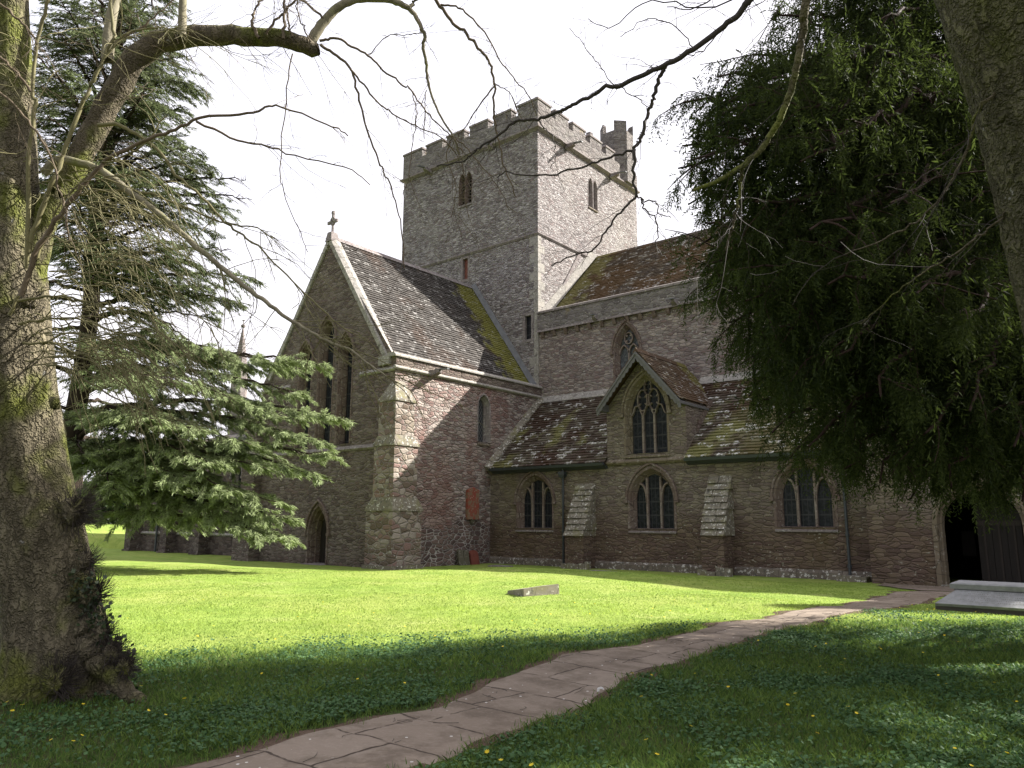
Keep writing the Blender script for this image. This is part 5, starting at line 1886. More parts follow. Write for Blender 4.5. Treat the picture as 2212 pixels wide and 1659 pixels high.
for i, (px, py, dp, rd, nt) in enumerate(((156, 1105, 6.72, .105, 220), (184, 1212, 6.70, .065, 110), (196, 1285, 6.68, .085, 190), (216, 1370, 6.64, .07, 150), (242, 1410, 6.58, .07, 190), (268, 1440, 6.52, .06, 190), (118, 1470, 6.40, .10, 260), (60, 645, 6.62, .07, 20), (118, 870, 6.6, .045, 10))):
    burr(px, py, dp, rd, 50+i, nt)
r_ = np.random.default_rng(77)
n = 420
t_ = r_.random(n)
base = np.array([at(165+95*q+r_.normal(0, 20), 1250+210*q+r_.normal(0, 28), 6.58+.1*r_.random()) for q in t_])
base = base+RT*.02
dirs = r_.normal(0, .6, (n, 3))+RT*.4-_fw*.5+np.array([0, 0, -.2])
poly_obj('ivy', blades(base, dirs, .03+.03*r_.random(n), .03+.02*r_.random(n), r_), 4, M['ivy'], r_.random(n), tree_l)

# ------------------------------------------------------------------ the leaning tree at the right edge
tb2 = at(2600, 1720, 4.6); tb2[2] = float(ground_z(tb2[0], tb2[1]))
tree_r = empty('bare_tree', tb2, 'leaning green barked bare tree filling the upper right corner in front of the yew', 'tree')
trk = [(np.array([tb2[0], tb2[1], tb2[2]-.1]), .50), (at(2540, 1300, 4.6), .44), (at(2455, 900, 4.6), .43), (at(2352, 501, 4.6), .425), (at(2316, 355, 4.6), .42), (at(2280, 228, 4.6), .42),
       (at(2234, 100, 4.6), .415), (at(2192, 0, 4.6), .41), (at(2130, -150, 4.65), .37), (at(2050, -400, 4.8), .30), (at(1960, -750, 5.0), .22), (at(1900, -1200, 5.4), .12)]
trunk_mesh('trunk', trk, M['bark_r'], tree_r, 44, .035, .3, 9, 110)
rr_ = np.random.default_rng(202)
dk = []
D = lambda *a, **k_: dk.append(traced(*a, **k_))
D([(2060, -380), (1900, -210), (1760, -110), (1680, -50), (1620, 0), (1598, 26), (1560, 60), (1500, 105), (1440, 140), (1400, 156), (1340, 184), (1329, 187), (1307, 187), (1287, 203), (1247, 221), (1222, 236), (1195, 246), (1160, 257), (1134, 258), (1106, 266), (1072, 298), (1044, 311), (1022, 330), (996, 349), (943, 359)],
  4.9, 5.6, 10, 1.8, 110, .004, 7)
dk[-1][1][:] = np.interp(np.linspace(0, 1, 110), [0, .2, .45, .75, 1], [14, 6.5, 4.6, 3.3, 1.6])*5.3/CF
D([(1438, 142), (1425, 170), (1410, 215), (1400, 240), (1384, 303), (1372, 325), (1368, 382), (1375, 420)], 5.2, 5.3, 5, 3.2, 40)
D([(1375, 420), (1346, 455), (1314, 493), (1290, 531), (1264, 546), (1220, 556), (1190, 575)], 5.3, 5.4, 3, 1.2)
D([(1375, 420), (1387, 432), (1412, 434), (1425, 461), (1450, 470)], 5.3, 5.3, 2.2, 1.0)
D([(1385, 430), (1393, 449), (1419, 481), (1418, 534), (1440, 560)], 5.3, 5.3, 2.2, 1.0)
D([(1370, 326), (1320, 338), (1279, 355), (1220, 372), (1162, 379), (1088, 373), (1075, 384)], 5.3, 5.4, 3, 1.4)
D([(1160, 259), (1172, 275), (1195, 298), (1200, 330), (1190, 365)], 5.4, 5.4, 1.6, .9)
D([(1330, 186), (1290, 140), (1262, 100), (1230, 60)], 5.3, 5.4, 1.1, .7)
D([(1340, 186), (1380, 215), (1402, 232)], 5.3, 5.3, 1.2, .9)
D([(1500, 105), (1460, 60), (1400, 40), (1340, 80)], 5.2, 5.3, 1.4, .8)
D([(1560, 60), (1520, 110), (1480, 120), (1445, 130)], 5.2, 5.2, 1.4, 1)
D([(1800, -140), (1640, -60), (1560, -20), (1500, 20), (1440, 15)], 5, 5.2, 3, 1)
D([(1700, -60), (1520, 20), (1400, 0), (1320, 60), (1270, 40)], 5, 5.3, 2, .8)
mossy = [traced([(1960, -500), (1800, -220), (1742, 0), (1736, 60), (1722, 140), (1700, 220), (1660, 300), (1620, 345), (1560, 385), (1495, 412)], 4.6, 5.0, 11, 4, 60, .003, 8)]
mossy[0][1][:] = np.interp(np.linspace(0, 1, 60), [0, .25, .8, 1], [14, 9, 6, 3.6])*4.8/CF
mossy.append(traced([(1604, 364), (1597, 400), (1590, 460), (1580, 500), (1566, 548)], 4.95, 5.0, 4.5, 2.2, 24))
mossy.append(traced([(2230, 150), (2120, 230), (2090, 320), (2050, 400), (1990, 470), (1900, 520), (1800, 560)], 4.4, 5.2, 5, 1.2, 40))
mossy.append(traced([(2260, 250), (2200, 420), (2130, 500), (2040, 560), (1950, 620), (1860, 700)], 4.4, 5.4, 4.2, 1, 40))
ft = []
for b in dk:
    ft += twigs_from(b, 5, .10, .42, .0026, rr_, .3, .9, 1)
ft += twigs_from(dk[0], 26, .12, .55, .003, rr_, .4, 1.0, 2, .3)
for b in mossy:
    ft += twigs_from(b, 9, .2, .9, .003, rr_, .4, 1.0, 2)
# an upper crown above the frame, whose twigs throw broken shade on the grass
cr = []
top = at(1900, -1200, 5.4)
for i in range(22):
    q = rr_.random()
    s_ = at(2192, 0, 4.6)*(1-q)+top*q
    az = rr_.random()*6.28
    d = np.array([math.cos(az), math.sin(az), .45+.5*rr_.random()]); L = 2.2+2.6*rr_.random()
    b = (resample([s_, s_+d*L*.5+np.array([0, 0, .1]), s_+d*L+np.array([0, 0, -.3])], 16, .03, rr_), np.linspace(.05, .008, 16), 6)
    if (b[0][:, 2].min() < at(1500, -60, 5)[2]-.2):
        continue
    cr.append(b); ft += [t for t in twigs_from(b, 14, .4, 1.3, .006, rr_, .1, 1.0, 2)]
tubes_obj('branches', dk+cr, M['twig_d'], tree_r)
tubes_obj('mossy_branches', mossy, M['bark_limb'], tree_r)
tubes_obj('twigs', ft, M['twig_d'], tree_r)

# ------------------------------------------------------------------ the cedar behind the bare tree
cb = at(128, 1260, 26.0); cb[2] = float(ground_z(cb[0], cb[1]))
cedar = empty('cedar_tree', cb, 'tall spreading dark conifer with flat layered boughs in front of the transept gable', 'tree')
rc = np.random.default_rng(303)
CH = 25.0
spec = [(cb+np.array([.05*math.sin(z_), .05*math.cos(z_*.7), z_-.1]), .38*(1-z_/CH)**.8+.03) for z_ in np.linspace(0, CH, 12)]
trunk_mesh('trunk', spec, M['bark_c'], cedar, 20, .05, .25, 12, 40)
boughs, shoots = [], []
leafV, leafT = [], []


def bough(tip, z0, sag, dens=1.0, wid=1.0, tone=.5):
    tip = np.array(tip, float)
    s_ = np.array([cb[0], cb[1], z0])
    mid1 = s_*.66+tip*.34+np.array([0, 0, sag]); mid2 = s_*.3+tip*.7+np.array([0, 0, sag*.9])
    P = resample([s_, mid1, mid2, tip], 26, .03, rc)
    L = np.linalg.norm(tip-s_)
    boughs.append((P, np.linspace(.02*L**.8, .012, 26), 6))
    up = np.array([0, 0, 1.0])
    nl = int(L*7.5*dens)
    for i in range(nl):
        t = .16+.84*(i+rc.random())/nl
        j = min(int(t*25), 24)
        tan = P[j+1]-P[j]; tan /= np.linalg.norm(tan)
        side = np.cross(tan, up); side /= np.linalg.norm(side)+1e-9
        sg = 1 if rc.random() < .5 else -1
        ll = wid*(.35+1.35*(1-t)**.8*min(1, t*3.5))*(.65+.6*rc.random())
        d = tan*(.55+.3*rc.random())+side*sg*(.65+.4*rc.random())+up*rc.normal(.02, .14)
        d /= np.linalg.norm(d)
        m = 8
        Q = [P[j]+(P[j+1]-P[j])*rc.random()]
        for q in range(m-1):
            d = d+np.array([0, 0, -.055])+rc.normal(0, .05, 3); d /= np.linalg.norm(d)
            Q.append(Q[-1]+d*ll/(m-1))
        Q = np.array(Q)
        shoots.append((Q, np.linspace(.012, .004, m), 3))
        # needle tufts along the shoot
        k_ = int((26+66*ll)*dens)
        tt = rc.random(k_)**.8*(m-1.001)
        a = tt.astype(int); f = (tt-a)[:, None]
        base = Q[a]*(1-f)+Q[a+1]*f+rc.normal(0, .022, (k_, 3))
        tq = Q[a+1]-Q[a]; tq /= np.linalg.norm(tq, axis=1)[:, None]
        sd = np.cross(tq, up)
        dd = tq*(.6+.3*rc.random((k_, 1)))+sd*rc.normal(0, .65, (k_, 1))+up*(-.25+.28*rc.normal(0, 1, (k_, 1)))
        roll = np.tile(up, (k_, 1))+rc.normal(0, .45, (k_, 3))
        # wide face turned up: width axis is horizontal
        leafV.append(blades(base, dd, .10+.14*rc.random(k_), .017+.018*rc.random(k_), rc, np.cross(dd, np.cross(roll, dd))))
        leafT.append(np.clip(tone+rc.normal(0, .12)+rc.normal(0, .2, k_), 0, 1))


low = [(742, 905, 25.2), (722, 985, 24.6), (705, 788, 26.2), (700, 960, 24.2), (690, 1028, 24.2), (622, 1122, 23.4), (628, 1165, 23.0), (602, 1085, 23.2), (560, 1150, 23.0), (500, 1060, 22.6), (392, 1042, 22.6), (250, 1058, 22.8),
       (175, 985, 22.9), (560, 800, 27.4), (650, 850, 25.0), (480, 775, 27.6), (330, 905, 22.2), (430, 930, 22.6), (300, 835, 22.4), (600, 900, 24.4), (420, 745, 27.2), (250, 770, 23.2), (540, 960, 23.4),
       (640, 800, 27.5), (380, 830, 23), (570, 1010, 23.2), (500, 860, 24.0), (460, 1000, 22.6)]
for px, py, dp in low:
    tp = at(px, py, dp)
    bough(tp, max(1.6, tp[2]+.2+1.1*rc.random()), .30+.4*rc.random(), 1.4, 1.25, .80)  # lower boughs given a paler needle tone for the sun on them
upper = [(548, 600, 26), (530, 655, 25.5), (472, 690, 27), (500, 540, 25.5), (532, 388, 26), (490, 450, 26), (545, 432, 27), (425, 320, 25.5), (400, 230, 26), (388, 175, 26), (412, 120, 27), (362, 60, 26), (350, -20, 26),
         (330, -120, 26), (300, -220, 26), (440, 620, 24.5), (400, 560, 24), (380, 480, 24), (350, 400, 24), (330, 300, 24), (300, 220, 24.5), (280, 120, 24.5), (260, 20, 24.5), (450, 500, 28), (430, 400, 28), (380, 300, 28), (340, 150, 28), (120, 60, 23), (140, 180, 22.5), (110, 300, 23), (150, 420, 22.5), (200, 60, 23), (225, 250, 22.5), (180, 350, 22.5), (100, 130, 22), (90, 240, 22.5), (255, 480, 23), (150, 520, 22.5), (130, 0, 23), (60, 100, 22), (240, -60, 23), (170, -120, 23), (210, 140, 29), (260, 300, 29), (220, 420, 29), (300, 20, 28.5), (150, 250, 29.5), (320, 190, 23.5), (300, 370, 22.8), (360, 520, 23), (270, 560, 22.8), (200, 600, 23), (420, 180, 26.5), (445, 350, 26)]
for px, py, dp in upper:
    tp = at(px, py, dp)
    bough(tp, tp[2]+.1+.6*rc.random(), .15+.25*rc.random(), 1.0, 1.35, .27)
for i in range(46):
    z_ = 2.6+(CH-3.9)*(i/46)**1.05
    az = rc.random()*6.28
    R_ = 8.2*(1-z_/(CH+1))**.62*(.6+.4*rc.random())
    d = np.array([math.cos(az), math.sin(az), 0])
    if z_ < 9 and np.dot(d, RT) > .2:
        continue
    # keep clear of the sky left open to the right of the crown
    if np.dot(d, RT) > .35:
        R_ *= .72
    bough(cb+d*R_+np.array([0, 0, z_-.6*rc.random()]), cb[2]+z_+.3, .3, .95, 1.2, .3)
tubes_obj('boughs', boughs, M['bark_c'], cedar)
tubes_obj('shoots', shoots, M['bark_c'], cedar)
cv, ct = np.concatenate(leafV), np.concatenate(leafT)
dv_ = cv[:, 0]-CPOS
zz_ = dv_@_fw
qx, qy = PW/2+CF*(dv_@RT)/zz_, PH/2-CF*(dv_@UP)/zz_
wz, wx, wy = cv[:, 0, 2], cv[:, 0, 0], cv[:, 0, 1]
tier = np.sin(wz*2.6+.9*np.sin(wx*.8)+.8*np.sin(wy*.9+1))+.75*np.sin(wx*1.5+wy*1.2+wz*.5)+.5*np.sin(wx*2.9-wy*2.3)
gap = (tier < -.48) & (wz > 6.5) | (tier < -1.25) & (wz > 4)
gap |= (qx > 488+14*np.sin(qy*.07)) & (qx < 600) & (qy > 668+10*np.sin(qx*.09)) & (qy < 772+9*np.sin(qx*.11))     # the opening between the two tiers of boughs
poly_obj('foliage', cv[~gap], 4, M['cedar'], ct[~gap], cedar)
print('cedar leaves', sum(len(v) for v in leafV))

# ------------------------------------------------------------------ the yew on the right
yb = at(2460, 1400, 9.6); yb[2] = float(ground_z(yb[0], yb[1]))
yew = empty('yew_tree', yb, 'dark dense yew with hanging sprays on the right, in front of the porch', 'tree')
ry = np.random.default_rng(404)
YH = 10.4
spec = [(yb+np.array([.1*math.sin(z_*.8), .08*math.cos(z_), z_-.1]), .48*(1-z_/YH)**.7+.04) for z_ in np.linspace(0, YH, 10)]
trunk_mesh('trunk', spec, M['bark_y'], yew, 22, .09, .35, 14, 40)
limbs, sprigs = [], []
sprayB = []            # (base, dir-out) for hanging sprays


def ylimb(tip, z0, sag, nsub, subl):
    tip = np.array(tip, float)
    tip = tip*.97+yb*.03+np.array([0, 0, .02*tip[2]])
    s_ = np.array([yb[0], yb[1], z0])
    P = resample([s_, s_*.62+tip*.38+np.array([0, 0, sag]), s_*.28+tip*.72+np.array([0, 0, sag*.8]), tip], 24, .05, ry)
    L = np.linalg.norm(tip-s_)
    limbs.append((P, np.linspace(.018*L**.9+.02, .010, 24), 7))
    for i in range(nsub):
        t = .22+.78*(i+ry.random())/nsub
        j = min(int(t*23), 22)
        tan = P[j+1]-P[j]; tan /= np.linalg.norm(tan)
        d = tan*.55+ry.normal(0, .62, 3)+np.array([0, 0, .05]); d /= np.linalg.norm(d)
        ll = subl*(.45+.7*ry.random())*(1.15-.45*t)
        Q = [P[j]]
        m = 9
        for q in range(m-1):
            d = d+ry.normal(0, .12, 3)+np.array([0, 0, -.10]); d /= np.linalg.norm(d)
            Q.append(Q[-1]+d*ll/(m-1))
        Q = np.array(Q)
        sprigs.append((Q, np.linspace(.012, .004, m), 4))
        ns = int(19*ll+8)
        for q in range(ns):
            tt = (.12+.88*ry.random())*(m-1.001); a = int(tt); f = tt-a
            sprayB.append((Q[a]*(1-f)+Q[a+1]*f, Q[a+1]-Q[a]))


edge = [(1645, 20, 9.2), (1600, 100, 9.0), (1520, 150, 8.8), (1442, 205, 8.6), (1440, 300, 8.4), (1432, 350, 8.6), (1455, 430, 8.8), (1490, 470, 8.2), (1500, 560, 8.4), (1482, 620, 9.0), (1545, 690, 8.6), (1500, 600, 9.6), (1570, 780, 8.4),
        (1590, 850, 8.6), (1640, 930, 8.2), (1680, 985, 8.2), (1720, 960, 7.6), (1800, 1010, 7.8), (1880, 1040, 7.6), (1950, 1075, 7.8), (2040, 1050, 7.4), (2120, 1040, 7.6), (2200, 1080, 7.4), (1960, 1010, 9.2), (1750, 900, 9.8),
        (1700, 820, 7.4), (1780, 760, 7.0), (1880, 850, 6.8), (1980, 930, 6.9), (2080, 880, 6.7), (2180, 960, 6.8), (1640, 700, 7.6), (1620, 560, 7.4), (1600, 420, 7.6), (1560, 300, 7.8), (1700, 330, 7.2), (1720, 480, 7.0), (1760, 600, 6.8),
        (1680, 200, 7.6), (1760, 100, 7.6), (1820, 240, 7.2), (1900, 420, 6.8), (1960, 620, 6.6), (2060, 700, 6.6), (1880, 20, 7.8), (2000, 180, 7.6), (2100, 420, 7.4), (1900, 680, 10.4), (1750, 420, 10.6), (1680, 560, 10.6), (1800, 250, 11),
        (1950, 300, 11.5), (2050, 560, 11.6), (2150, 800, 11.2), (1850, 880, 10.6), (2000, 820, 11), (2250, 700, 8), (2300, 900, 7.5), (2300, 1040, 8.2), (1700, 60, 10), (1780, -80, 9), (1900, -150, 8.5), (2050, -100, 10), (1650, -90, 9.6), (1760, -220, 9.4),
        (1900, -300, 9.6), (2060, -260, 8.6), (2000, -40, 9), (2200, 500, 11.8), (2300, 300, 11), (1850, 560, 8.6), (1950, 480, 9), (1780, 680, 9), (1680, 760, 9.2), (1640, 640, 9.6), (2100, 960, 9.6), (2180, 1040, 10)]
edge += [(1470, 230, 9.0), (1460, 330, 8.0), (1500, 400, 9.2), (1480, 520, 8.8), (1510, 640, 8.4), (1540, 720, 9.4), (1530, 230, 8.2), (1560, 180, 9.6), (1520, 480, 9.6), (1560, 560, 8.0), (1600, 760, 9.2), (1620, 860, 9.2), (1580, 640, 7.9), (1600, 300, 8.6), (1640, 150, 8.2)]
for px, py, dp in edge:
    tp = at(px, py, dp)
    zz = min(YH-1.0, max(2.0, tp[2]*.62+1.6+1.2*ry.random()))
    ylimb(tp, yb[2]+zz, .35+.6*ry.random(), 20, 1.05)
for i in range(64):          # the side out of frame and the top
    az = ry.random()*6.28; z_ = 2.6+(YH-3.2)*ry.random()
    R_ = 3.9*(1-(z_/YH)**2.2)**.5*(.75+.35*ry.random())
    d = np.array([math.cos(az), math.sin(az), 0])
    if np.dot(d, RT) < -.1 and np.dot(d, _fw) < .2:
        R_ *= .8
    if np.dot(d, RT) > .1:
        R_ *= 1.45  # unseen side widened to shade the near grass
    ylimb(yb+d*R_+np.array([0, 0, z_-.5]), yb[2]+z_*.8, .5, 10, 1.1)
inner = np.array([p for P, _, _ in limbs for p in P[8:]])
sel = inner[ry.integers(0, len(inner), 34000)]+ry.normal(0, .34, (34000, 3))
sel = sel[(sel[:, 2] > 2.9) | (ry.random(len(sel)) < .35)]
for p in sel:
    sprayB.append((p, ry.normal(0, 1, 3)))
B0 = np.array([b for b, _ in sprayB]); D0 = np.array([d for _, d in sprayB]); D0 /= np.linalg.norm(D0, axis=1)[:, None]+1e-9
nout = len(B0)-len(sel)
inside = np.arange(len(B0)) >= nout
# the outline of the crown: hanging skirt below, ragged edge at the left
dv_ = B0-CPOS; zz_ = dv_@_fw
qx, qy = PW/2+CF*(dv_@RT)/zz_, PH/2-CF*(dv_@UP)/zz_
low_ = np.interp(qx, [1400, 1560, 1620, 1660, 1700, 1800, 1900, 1960, 2050, 2120, 2212, 2400], [700, 830, 900, 960, 1000, 1020, 1050, 1075, 1060, 1050, 1090, 1110])
lef_ = np.interp(qy, [-300, 0, 60, 110, 190, 340, 420, 470, 600, 700, 780, 900, 980], [1700, 1635, 1600, 1535, 1430, 1415, 1450, 1465, 1475, 1515, 1545, 1610, 1650])
rag = 16*np.sin(qx*.045)+12*np.sin(qx*.11+1)+12*ry.normal(0, 1, len(qx))
ok = (qy < low_-8+rag) & (qx > lef_-22+rag)
ok &= ~inside | ((qx > lef_+70) & (qy < low_-50))
# ragged windows of sky high in the crown
hole = np.sin(qx*.031+2)*np.sin(qy*.027+.5)+.55*np.sin(qx*.071+qy*.043)
ok &= ~((hole > 1.02) & (qy < 620))
B0, D0, inside = B0[ok], D0[ok], inside[ok]
LV, LT = [], []


def sprays(B, D, nb_, lmin, lvar, ln, lw, spread, tone, hangw):
    n = len(B)
    SL = lmin+lvar*ry.random(n)
    hang = D*.40+ry.normal(0, .24, (n, 3))+np.array([0, 0, -hangw]); hang /= np.linalg.norm(hang, axis=1)[:, None]
    sidev = np.cross(hang, ry.normal(0, 1, (n, 3))); sidev /= np.linalg.norm(sidev, axis=1)[:, None]
    cl = np.sin(B[:, 0]*2.3+B[:, 2]*1.7)*np.sin(B[:, 1]*2.1-B[:, 2]*1.3+1)
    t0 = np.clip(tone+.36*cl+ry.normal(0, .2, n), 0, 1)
    for q in range(nb_):
        s_ = (q+ry.random(n))/nb_
        base = B+hang*(SL*s_)[:, None]+np.array([0, 0, -1.0])*(SL*s_*s_*.3)[:, None]
        dd = hang*.85+sidev*((1 if q % 2 else -1)*(spread*(.7+.6*ry.random(n))))[:, None]+ry.normal(0, .18, (n, 3))
        LV.append(blades(base, dd, ln[0]+ln[1]*ry.random(n), lw[0]+lw[1]*ry.random(n), ry)); LT.append(np.clip(t0+ry.normal(0, .15, n)+.15*s_, 0, 1))


sprays(B0[~inside], D0[~inside], 21, .15, .22, (.033, .034), (.0105, .006), .80, .45, .52)
sprays(B0[inside], D0[inside], 17, .20, .24, (.046, .038), (.011, .007), .80, .10, .55)  # inner sprays coloured darker for the shade inside the crown
nb = len(B0)
tubes_obj('limbs', limbs, M['bark_y'], yew)
def in_crown(P):
    d = P[-1]-CPOS; z_ = d@_fw
    return PH/2-CF*(d@UP)/z_ < np.interp(PW/2+CF*(d@RT)/z_, [1400, 1560, 1620, 1660, 1700, 1800, 1900, 1960, 2050, 2120, 2212, 2400], [700, 830, 900, 960, 1000, 1020, 1050, 1075, 1060, 1050, 1090, 1110])-25


tubes_obj('shoots', [q for q in sprigs if in_crown(q[0])], M['bark_y'], yew)
poly_obj('foliage', np.concatenate(LV), 4, M['yew'], np.concatenate(LT), yew)
print('yew sprays', nb)

# ------------------------------------------------------------------ a tall evergreen added unseen west of the porch, to shade the lawn by the path
re_ = np.random.default_rng(909)
eb = np.array([29.7, -4.0, float(ground_z(29.7, -4.0))])
ever = empty('unseen_evergreen', eb, 'tall pointed evergreen added out of sight beyond the porch to shade the lawn', 'tree')
trunk_mesh('trunk', [(eb+np.array([0, 0, z_-.1]), .3*(1-z_/14.5)+.03) for z_ in (0, 3, 6, 9, 12, 14)], M['bark_c'], ever, 14, .05, .2, 3, 24)
n = 26000
hz = 1.2+12.6*re_.random(n)**1.25; az = re_.random(n)*6.283
R_ = 4.3*(1-(hz-1.2)/12.7)**.85*(.35+.65*re_.random(n)**.5)+.1
base = eb+np.stack([R_*np.cos(az), R_*np.sin(az), hz], 1)
dirs = np.stack([np.cos(az), np.sin(az), -.2+0*az], 1)+re_.normal(0, .5, (n, 3))
poly_obj('foliage', blades(base, dirs, .35+.25*re_.random(n), .16, re_), 4, M['hedge'], re_.random(n), ever)

# ------------------------------------------------------------------ far hedge and bare shrubs on the left
rh = np.random.default_rng(505)


def leafy(name, px0, px1, py_top, dep, label, cat, n, mat, thick=2.5, size=.30, group=None):
    a, b = at(px0, 1140, dep), at(px1, 1140, dep)
    c = (a+b)/2
    zt_ = at((px0+px1)/2, py_top, dep)[2]
    c[2] = float(ground_z(c[0], c[1]))
    root = empty(name, c, label, cat, group)
    u = (b-a); L = np.hypot(u[0], u[1]); u = np.array([u[0], u[1], 0])/L; w_ = np.array([-u[1], u[0], 0])
    t = rh.random(n); hh = rh.random(n)**.75; dpt = rh.normal(0, .33, n)
    x = a[None, :]+u*(t*L)[:, None]+w_*(dpt*thick)[:, None]
    gz_ = ground_z(x[:, 0], x[:, 1])
    top_ = (zt_-c[2])*(.78+.16*np.sin(t*L*.9)+.10*np.sin(t*L*2.3+1))
    x[:, 2] = gz_+hh*top_*np.clip(1-.25*np.abs(dpt), .3, 1)
    poly_obj('foliage', blades(x, rh.normal(0, 1, (n, 3)), size*(.6+.8*rh.random(n)), size*.55, rh), 4, mat, rh.random(n), root)
    st = []
    for i in range(14):
        p = a+u*L*(i+.5)/14; p[2] = float(ground_z(p[0], p[1]))
        st.append((resample([p, p+np.array([.2, .1, (zt_-c[2])*.4]), p+np.array([.1, -.2, (zt_-c[2])*.75])], 8, .05, rh), np.linspace(.06, .015, 8), 5))
    tubes_obj('stems', st, M['twig_d'], root)


leafy('hedge', -260, 330, 1000, 72, 'long dark evergreen hedge along the far edge of the lawn beyond the choir', 'hedge', 30000, M['hedge'], 3.0, .42)
for i, (px, dp, lab) in enumerate(((175, 80, 'brown leafless shrubby tree behind the dark hedge, left of another like it'), (255, 84, 'brown leafless shrubby tree behind the dark hedge, nearest the choir wall'), (60, 82, 'brown leafless shrubby tree behind the hedge, hidden partly by the big trunk'))):
    p = at(px, 1130, dp); p[2] = float(ground_z(p[0], p[1]))
    root = empty('bare_shrub', p, lab, 'tree', 'leafless trees beyond the hedge')
    br, tw_ = [], []
    for j in range(16):
        az = rh.random()*6.28; d = np.array([math.cos(az)*.55, math.sin(az)*.55, 1.0]); L = 8.5+3.5*rh.random()
        b = (resample([p, p+d*L*.4, p+d*L*.8+rh.normal(0, .5, 3), p+d*L*1.0+rh.normal(0, .6, 3)], 12, .06, rh), np.linspace(.11, .02, 12), 5)
        br.append(b); tw_ += twigs_from(b, 22, .6, 2.4, .02, rh, .1, 1.0, 3)
    tubes_obj('branches', br, M['twig_b'], root); tubes_obj('twigs', tw_, M['twig_b'], root)

# ------------------------------------------------------------------ grass, ground cover, flowers, litter
rg = np.random.default_rng(606)
camxy = CPOS[:2]; f2 = _fw[:2]/np.linalg.norm(_fw[:2]); r2 = RT[:2]/np.linalg.norm(RT[:2])


def scatter(n, d0, d1, p=1.0, side=.78):
    d = d0+(d1-d0)*rg.random(n)**p
    l = (rg.random(n)*2-1)*d*side
    xy = camxy+f2*d[:, None]+r2*l[:, None]
    return xy


def vnoise(x, y, s, seed=0):
    return (np.sin(x*s+seed)*np.cos(y*s*1.13-seed)+.6*np.sin(x*s*2.3-y*s*1.7+seed*2)+.4*np.cos(x*s*4.1+y*s*3.7+seed*3))/2.0


def off_path(xy, m=.0):
    l, r = path_edges(xy[:, 1])
    ins = (xy[:, 0] > l-m) & (xy[:, 0] < r+m)
    return ~ins


def off_church(xy):
    x, y = xy[:, 0], xy[:, 1]
    k_ = (y < -4.5) & ~((x < 1.0) & (x > -31) & (y > -11.3)) & ~((x > 18.2) & (x < 23.6) & (y > -9.3)) & ~((x > 17.6) & (y > -5.2))
    return k_ & ~((x > 22.0) & (x < 24.8) & (y > -16.7) & (y < -15.2))


def shaded_rough(x, y):
    """1 in the rough turf shaded by the trees, 0 on the mown lawn"""
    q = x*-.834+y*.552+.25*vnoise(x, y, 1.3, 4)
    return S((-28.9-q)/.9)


def grass(n, d0, d1, thin):
    u = rg.random(n)
    d = d0+(d1-d0)*u**1.7
    l = (rg.random(n)*2-1)*d*.92
    xy = camxy+f2*d[:, None]+r2*l[:, None]
    edge_ = .09*vnoise(xy[:, 0], xy[:, 1], 7.0, 2)
    l, r = path_edges(xy[:, 1])
    edge_ = edge_+.06*rg.normal(0, 1, len(edge_))
    keep = ((xy[:, 0] < l+.01+edge_) | (xy[:, 0] > r-.01-edge_)) & off_church(xy) & thin(xy)
    xy, d = xy[keep], d[keep]; n = len(xy)
    ln_ = vnoise(xy[:, 0], xy[:, 1], 1.7, 3)
    rz = shaded_rough(xy[:, 0], xy[:, 1])
    z = ground_z(xy[:, 0], xy[:, 1])
    h = (.018+.022*rg.random(n)+rz*(.018+.035*rg.random(n)))*(1+.35*ln_)*np.clip(1.25-d/50, .6, 1)
    w_ = .0052*(d/5)**.85
    az = rg.random(n)*6.283
    wv = np.stack([np.cos(az), np.sin(az), 0*az], 1)*(w_*(.6+.8*rg.random(n)))[:, None]*.5
    lean = rg.normal(0, .5, (n, 2))*h[:, None]
    b = np.stack([xy[:, 0], xy[:, 1], z-.01], 1)
    mid = b+np.stack([lean[:, 0]*.35, lean[:, 1]*.35, h*.6], 1)
    tip = b+np.stack([lean[:, 0], lean[:, 1], h], 1)
    V = np.stack([b-wv, b+wv, mid+wv*.8, tip, mid-wv*.8], 1)
    t = np.clip((.62+.22*ln_+.16*vnoise(xy[:, 0], xy[:, 1], .55, 8))*(1-rz)+(.14+.12*ln_)*rz+rg.normal(0, .16, n), 0, 1)  # rough blades also coloured darker, following the trees' shade
    return V, t


def soil_thin(xy):
    """bare trodden patches by the big trunk and beside the path"""
    q = np.hypot(xy[:, 0]-18.2, xy[:, 1]+31.2)
    a = rg.random(len(xy)) > .75*np.exp(-(q/1.6)**2)
    c = vnoise(xy[:, 0], xy[:, 1], 1.1, 9)
    return a & (rg.random(len(xy)) > .55*np.clip(c-.45, 0, 1))


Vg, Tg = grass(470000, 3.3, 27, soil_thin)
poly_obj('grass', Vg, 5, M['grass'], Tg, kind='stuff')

n = 420000
xy = scatter(n, 3.7, 14.0, .85)
x, y = xy[:, 0], xy[:, 1]
c = vnoise(x, y, .9, 5)+.5*vnoise(x, y, 2.7, 1)
nn2 = x*-.834+y*.552
zone = np.where(x < 20.3, np.clip((-28.6-nn2)*.9+.1, 0, 1.0), np.clip((-17.0-y)*.35, 0, 1.0))
near_path = np.minimum(np.abs(x-20.2), np.abs(x-21.4))
keep = (rg.random(n) < zone*np.clip(.28+.85*c, .05, .9)) & off_path(xy, .06) & off_church(xy) & soil_thin(xy)
xy = xy[keep]; n = len(xy)
z = ground_z(xy[:, 0], xy[:, 1])
b = np.stack([xy[:, 0], xy[:, 1], z+.012+.04*rg.random(n)], 1)
dirs = np.stack([rg.normal(0, 1, n), rg.normal(0, 1, n), rg.normal(.1, .38, n)], 1)
dirs /= np.linalg.norm(dirs, axis=1)[:, None]
L = .016+.018*rg.random(n)
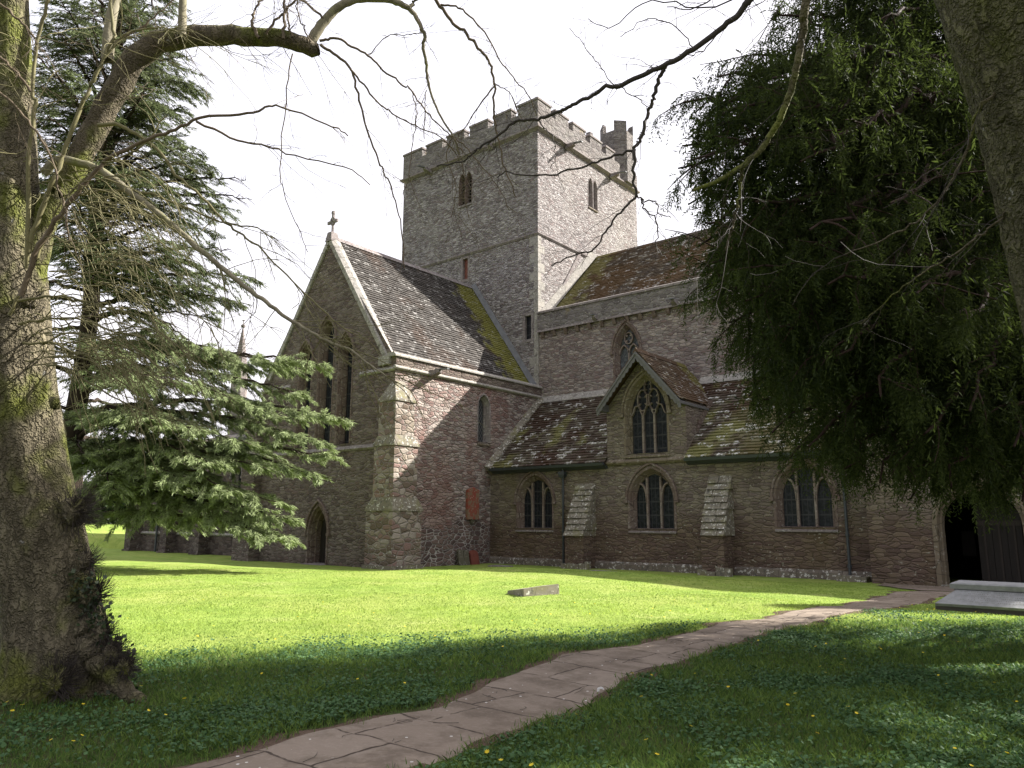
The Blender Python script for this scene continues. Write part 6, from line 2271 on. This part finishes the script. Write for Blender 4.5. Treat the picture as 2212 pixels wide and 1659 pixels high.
w = np.cross(dirs, np.array([0, 0, 1.0])+rg.normal(0, .35, (n, 3))); w /= np.linalg.norm(w, axis=1)[:, None]
Wd = L*.5
V = np.stack([b, b+dirs*(L*.10)[:, None]+w*(Wd*.75)[:, None], b+dirs*(L*.5)[:, None]+w*Wd[:, None]*1.0, b+dirs*(L*.9)[:, None]+w*(Wd*.5)[:, None], b+dirs*L[:, None]*1.02,
              b+dirs*(L*.9)[:, None]-w*(Wd*.5)[:, None], b+dirs*(L*.5)[:, None]-w*Wd[:, None]*1.0, b+dirs*(L*.10)[:, None]-w*(Wd*.75)[:, None]], 1)
poly_obj('ground_cover', V, 8, M['cover'], np.clip(.4+rg.normal(0, .25, n), 0, 1), kind='stuff')
print('cover', n)
# celandine flowers
n = 620
xy = scatter(n, 4.2, 16, .9)
c = vnoise(xy[:, 0], xy[:, 1], 1.4, 11)
k_ = off_path(xy, .05) & off_church(xy) & (rg.random(n) < np.where(xy[:, 0] > 21.3, .30+.7*np.clip(c, 0, 1), .20+.3*np.clip(c, 0, 1)))
xy = xy[k_]; n = len(xy)
z = ground_z(xy[:, 0], xy[:, 1])
b = np.stack([xy[:, 0], xy[:, 1], z+.055+.03*rg.random(n)], 1)
P = []
nrm = np.stack([rg.normal(0, .3, n), rg.normal(0, .3, n), np.ones(n)], 1); nrm /= np.linalg.norm(nrm, axis=1)[:, None]
e1 = np.cross(nrm, np.array([1., 0, 0])); e1 /= np.linalg.norm(e1, axis=1)[:, None]; e2 = np.cross(nrm, e1)
rad_ = .013+.006*rg.random(n)
for q in range(8):
    th0 = q*math.pi/4
    d = e1*math.cos(th0)+e2*math.sin(th0); s_ = e1*-math.sin(th0)+e2*math.cos(th0)
    R_ = rad_[:, None]
    P.append(np.stack([b, b+d*R_*.6+s_*R_*.24, b+d*R_+nrm*R_*.2, b+d*R_*.6-s_*R_*.24], 1))
poly_obj('yellow_flowers', np.concatenate(P), 4, M['petal'], np.tile(rg.random(n), 8), kind='stuff')
# fallen twigs on the path and grass
tw_ = []
for i in range(75):
    y_ = -30.5+14*rg.random()**1.3
    l, r = path_edges(np.array(y_))
    x_ = l+(r-l)*(rg.random()*1.2-.1)
    az = rg.random()*6.28; L = .06+.22*rg.random()**2
    p = np.array([x_, y_, 0]); P_ = []
    d = np.array([math.cos(az), math.sin(az), 0])
    for q in range(5):
        P_.append([p[0], p[1], float(ground_z(p[0], p[1]))+.024])
        d = d+np.array([rg.normal(0, .3), rg.normal(0, .3), 0]); d /= np.linalg.norm(d); p = p+d*L/4
    tw_.append((np.array(P_), np.linspace(.0024, .0013, 5), 4))
tubes_obj('fallen_twigs', tw_, M['twig_d'], None, kind='stuff')
p = at(1297, 1506, 6.9); p[2] = float(ground_z(p[0], p[1]))+.03
mb = MB()
n_ = 9
for i in range(n_):
    a0, a1 = i/n_, (i+1)/n_
    f = lambda q: p+RT*(.03*math.cos(q*4.4)-.0)+f2[0]*X_*.03*math.sin(q*4.4)+f2[1]*Y_*.03*math.sin(q*4.4)+np.array([0, 0, .010+.008*math.sin(q*6)])
    w0 = np.array([0, 0, .009])
    mb.add([f(a0)-w0, f(a1)-w0, f(a1)+w0, f(a0)+w0], [(0, 1, 2, 3)])
o = obj('feather', mb, [plain('white feather', (.75, .75, .73), .8, .1)], None, loc=p)
tag(o, 'small curled white feather on the right hand edge of the flagged path', 'feather')
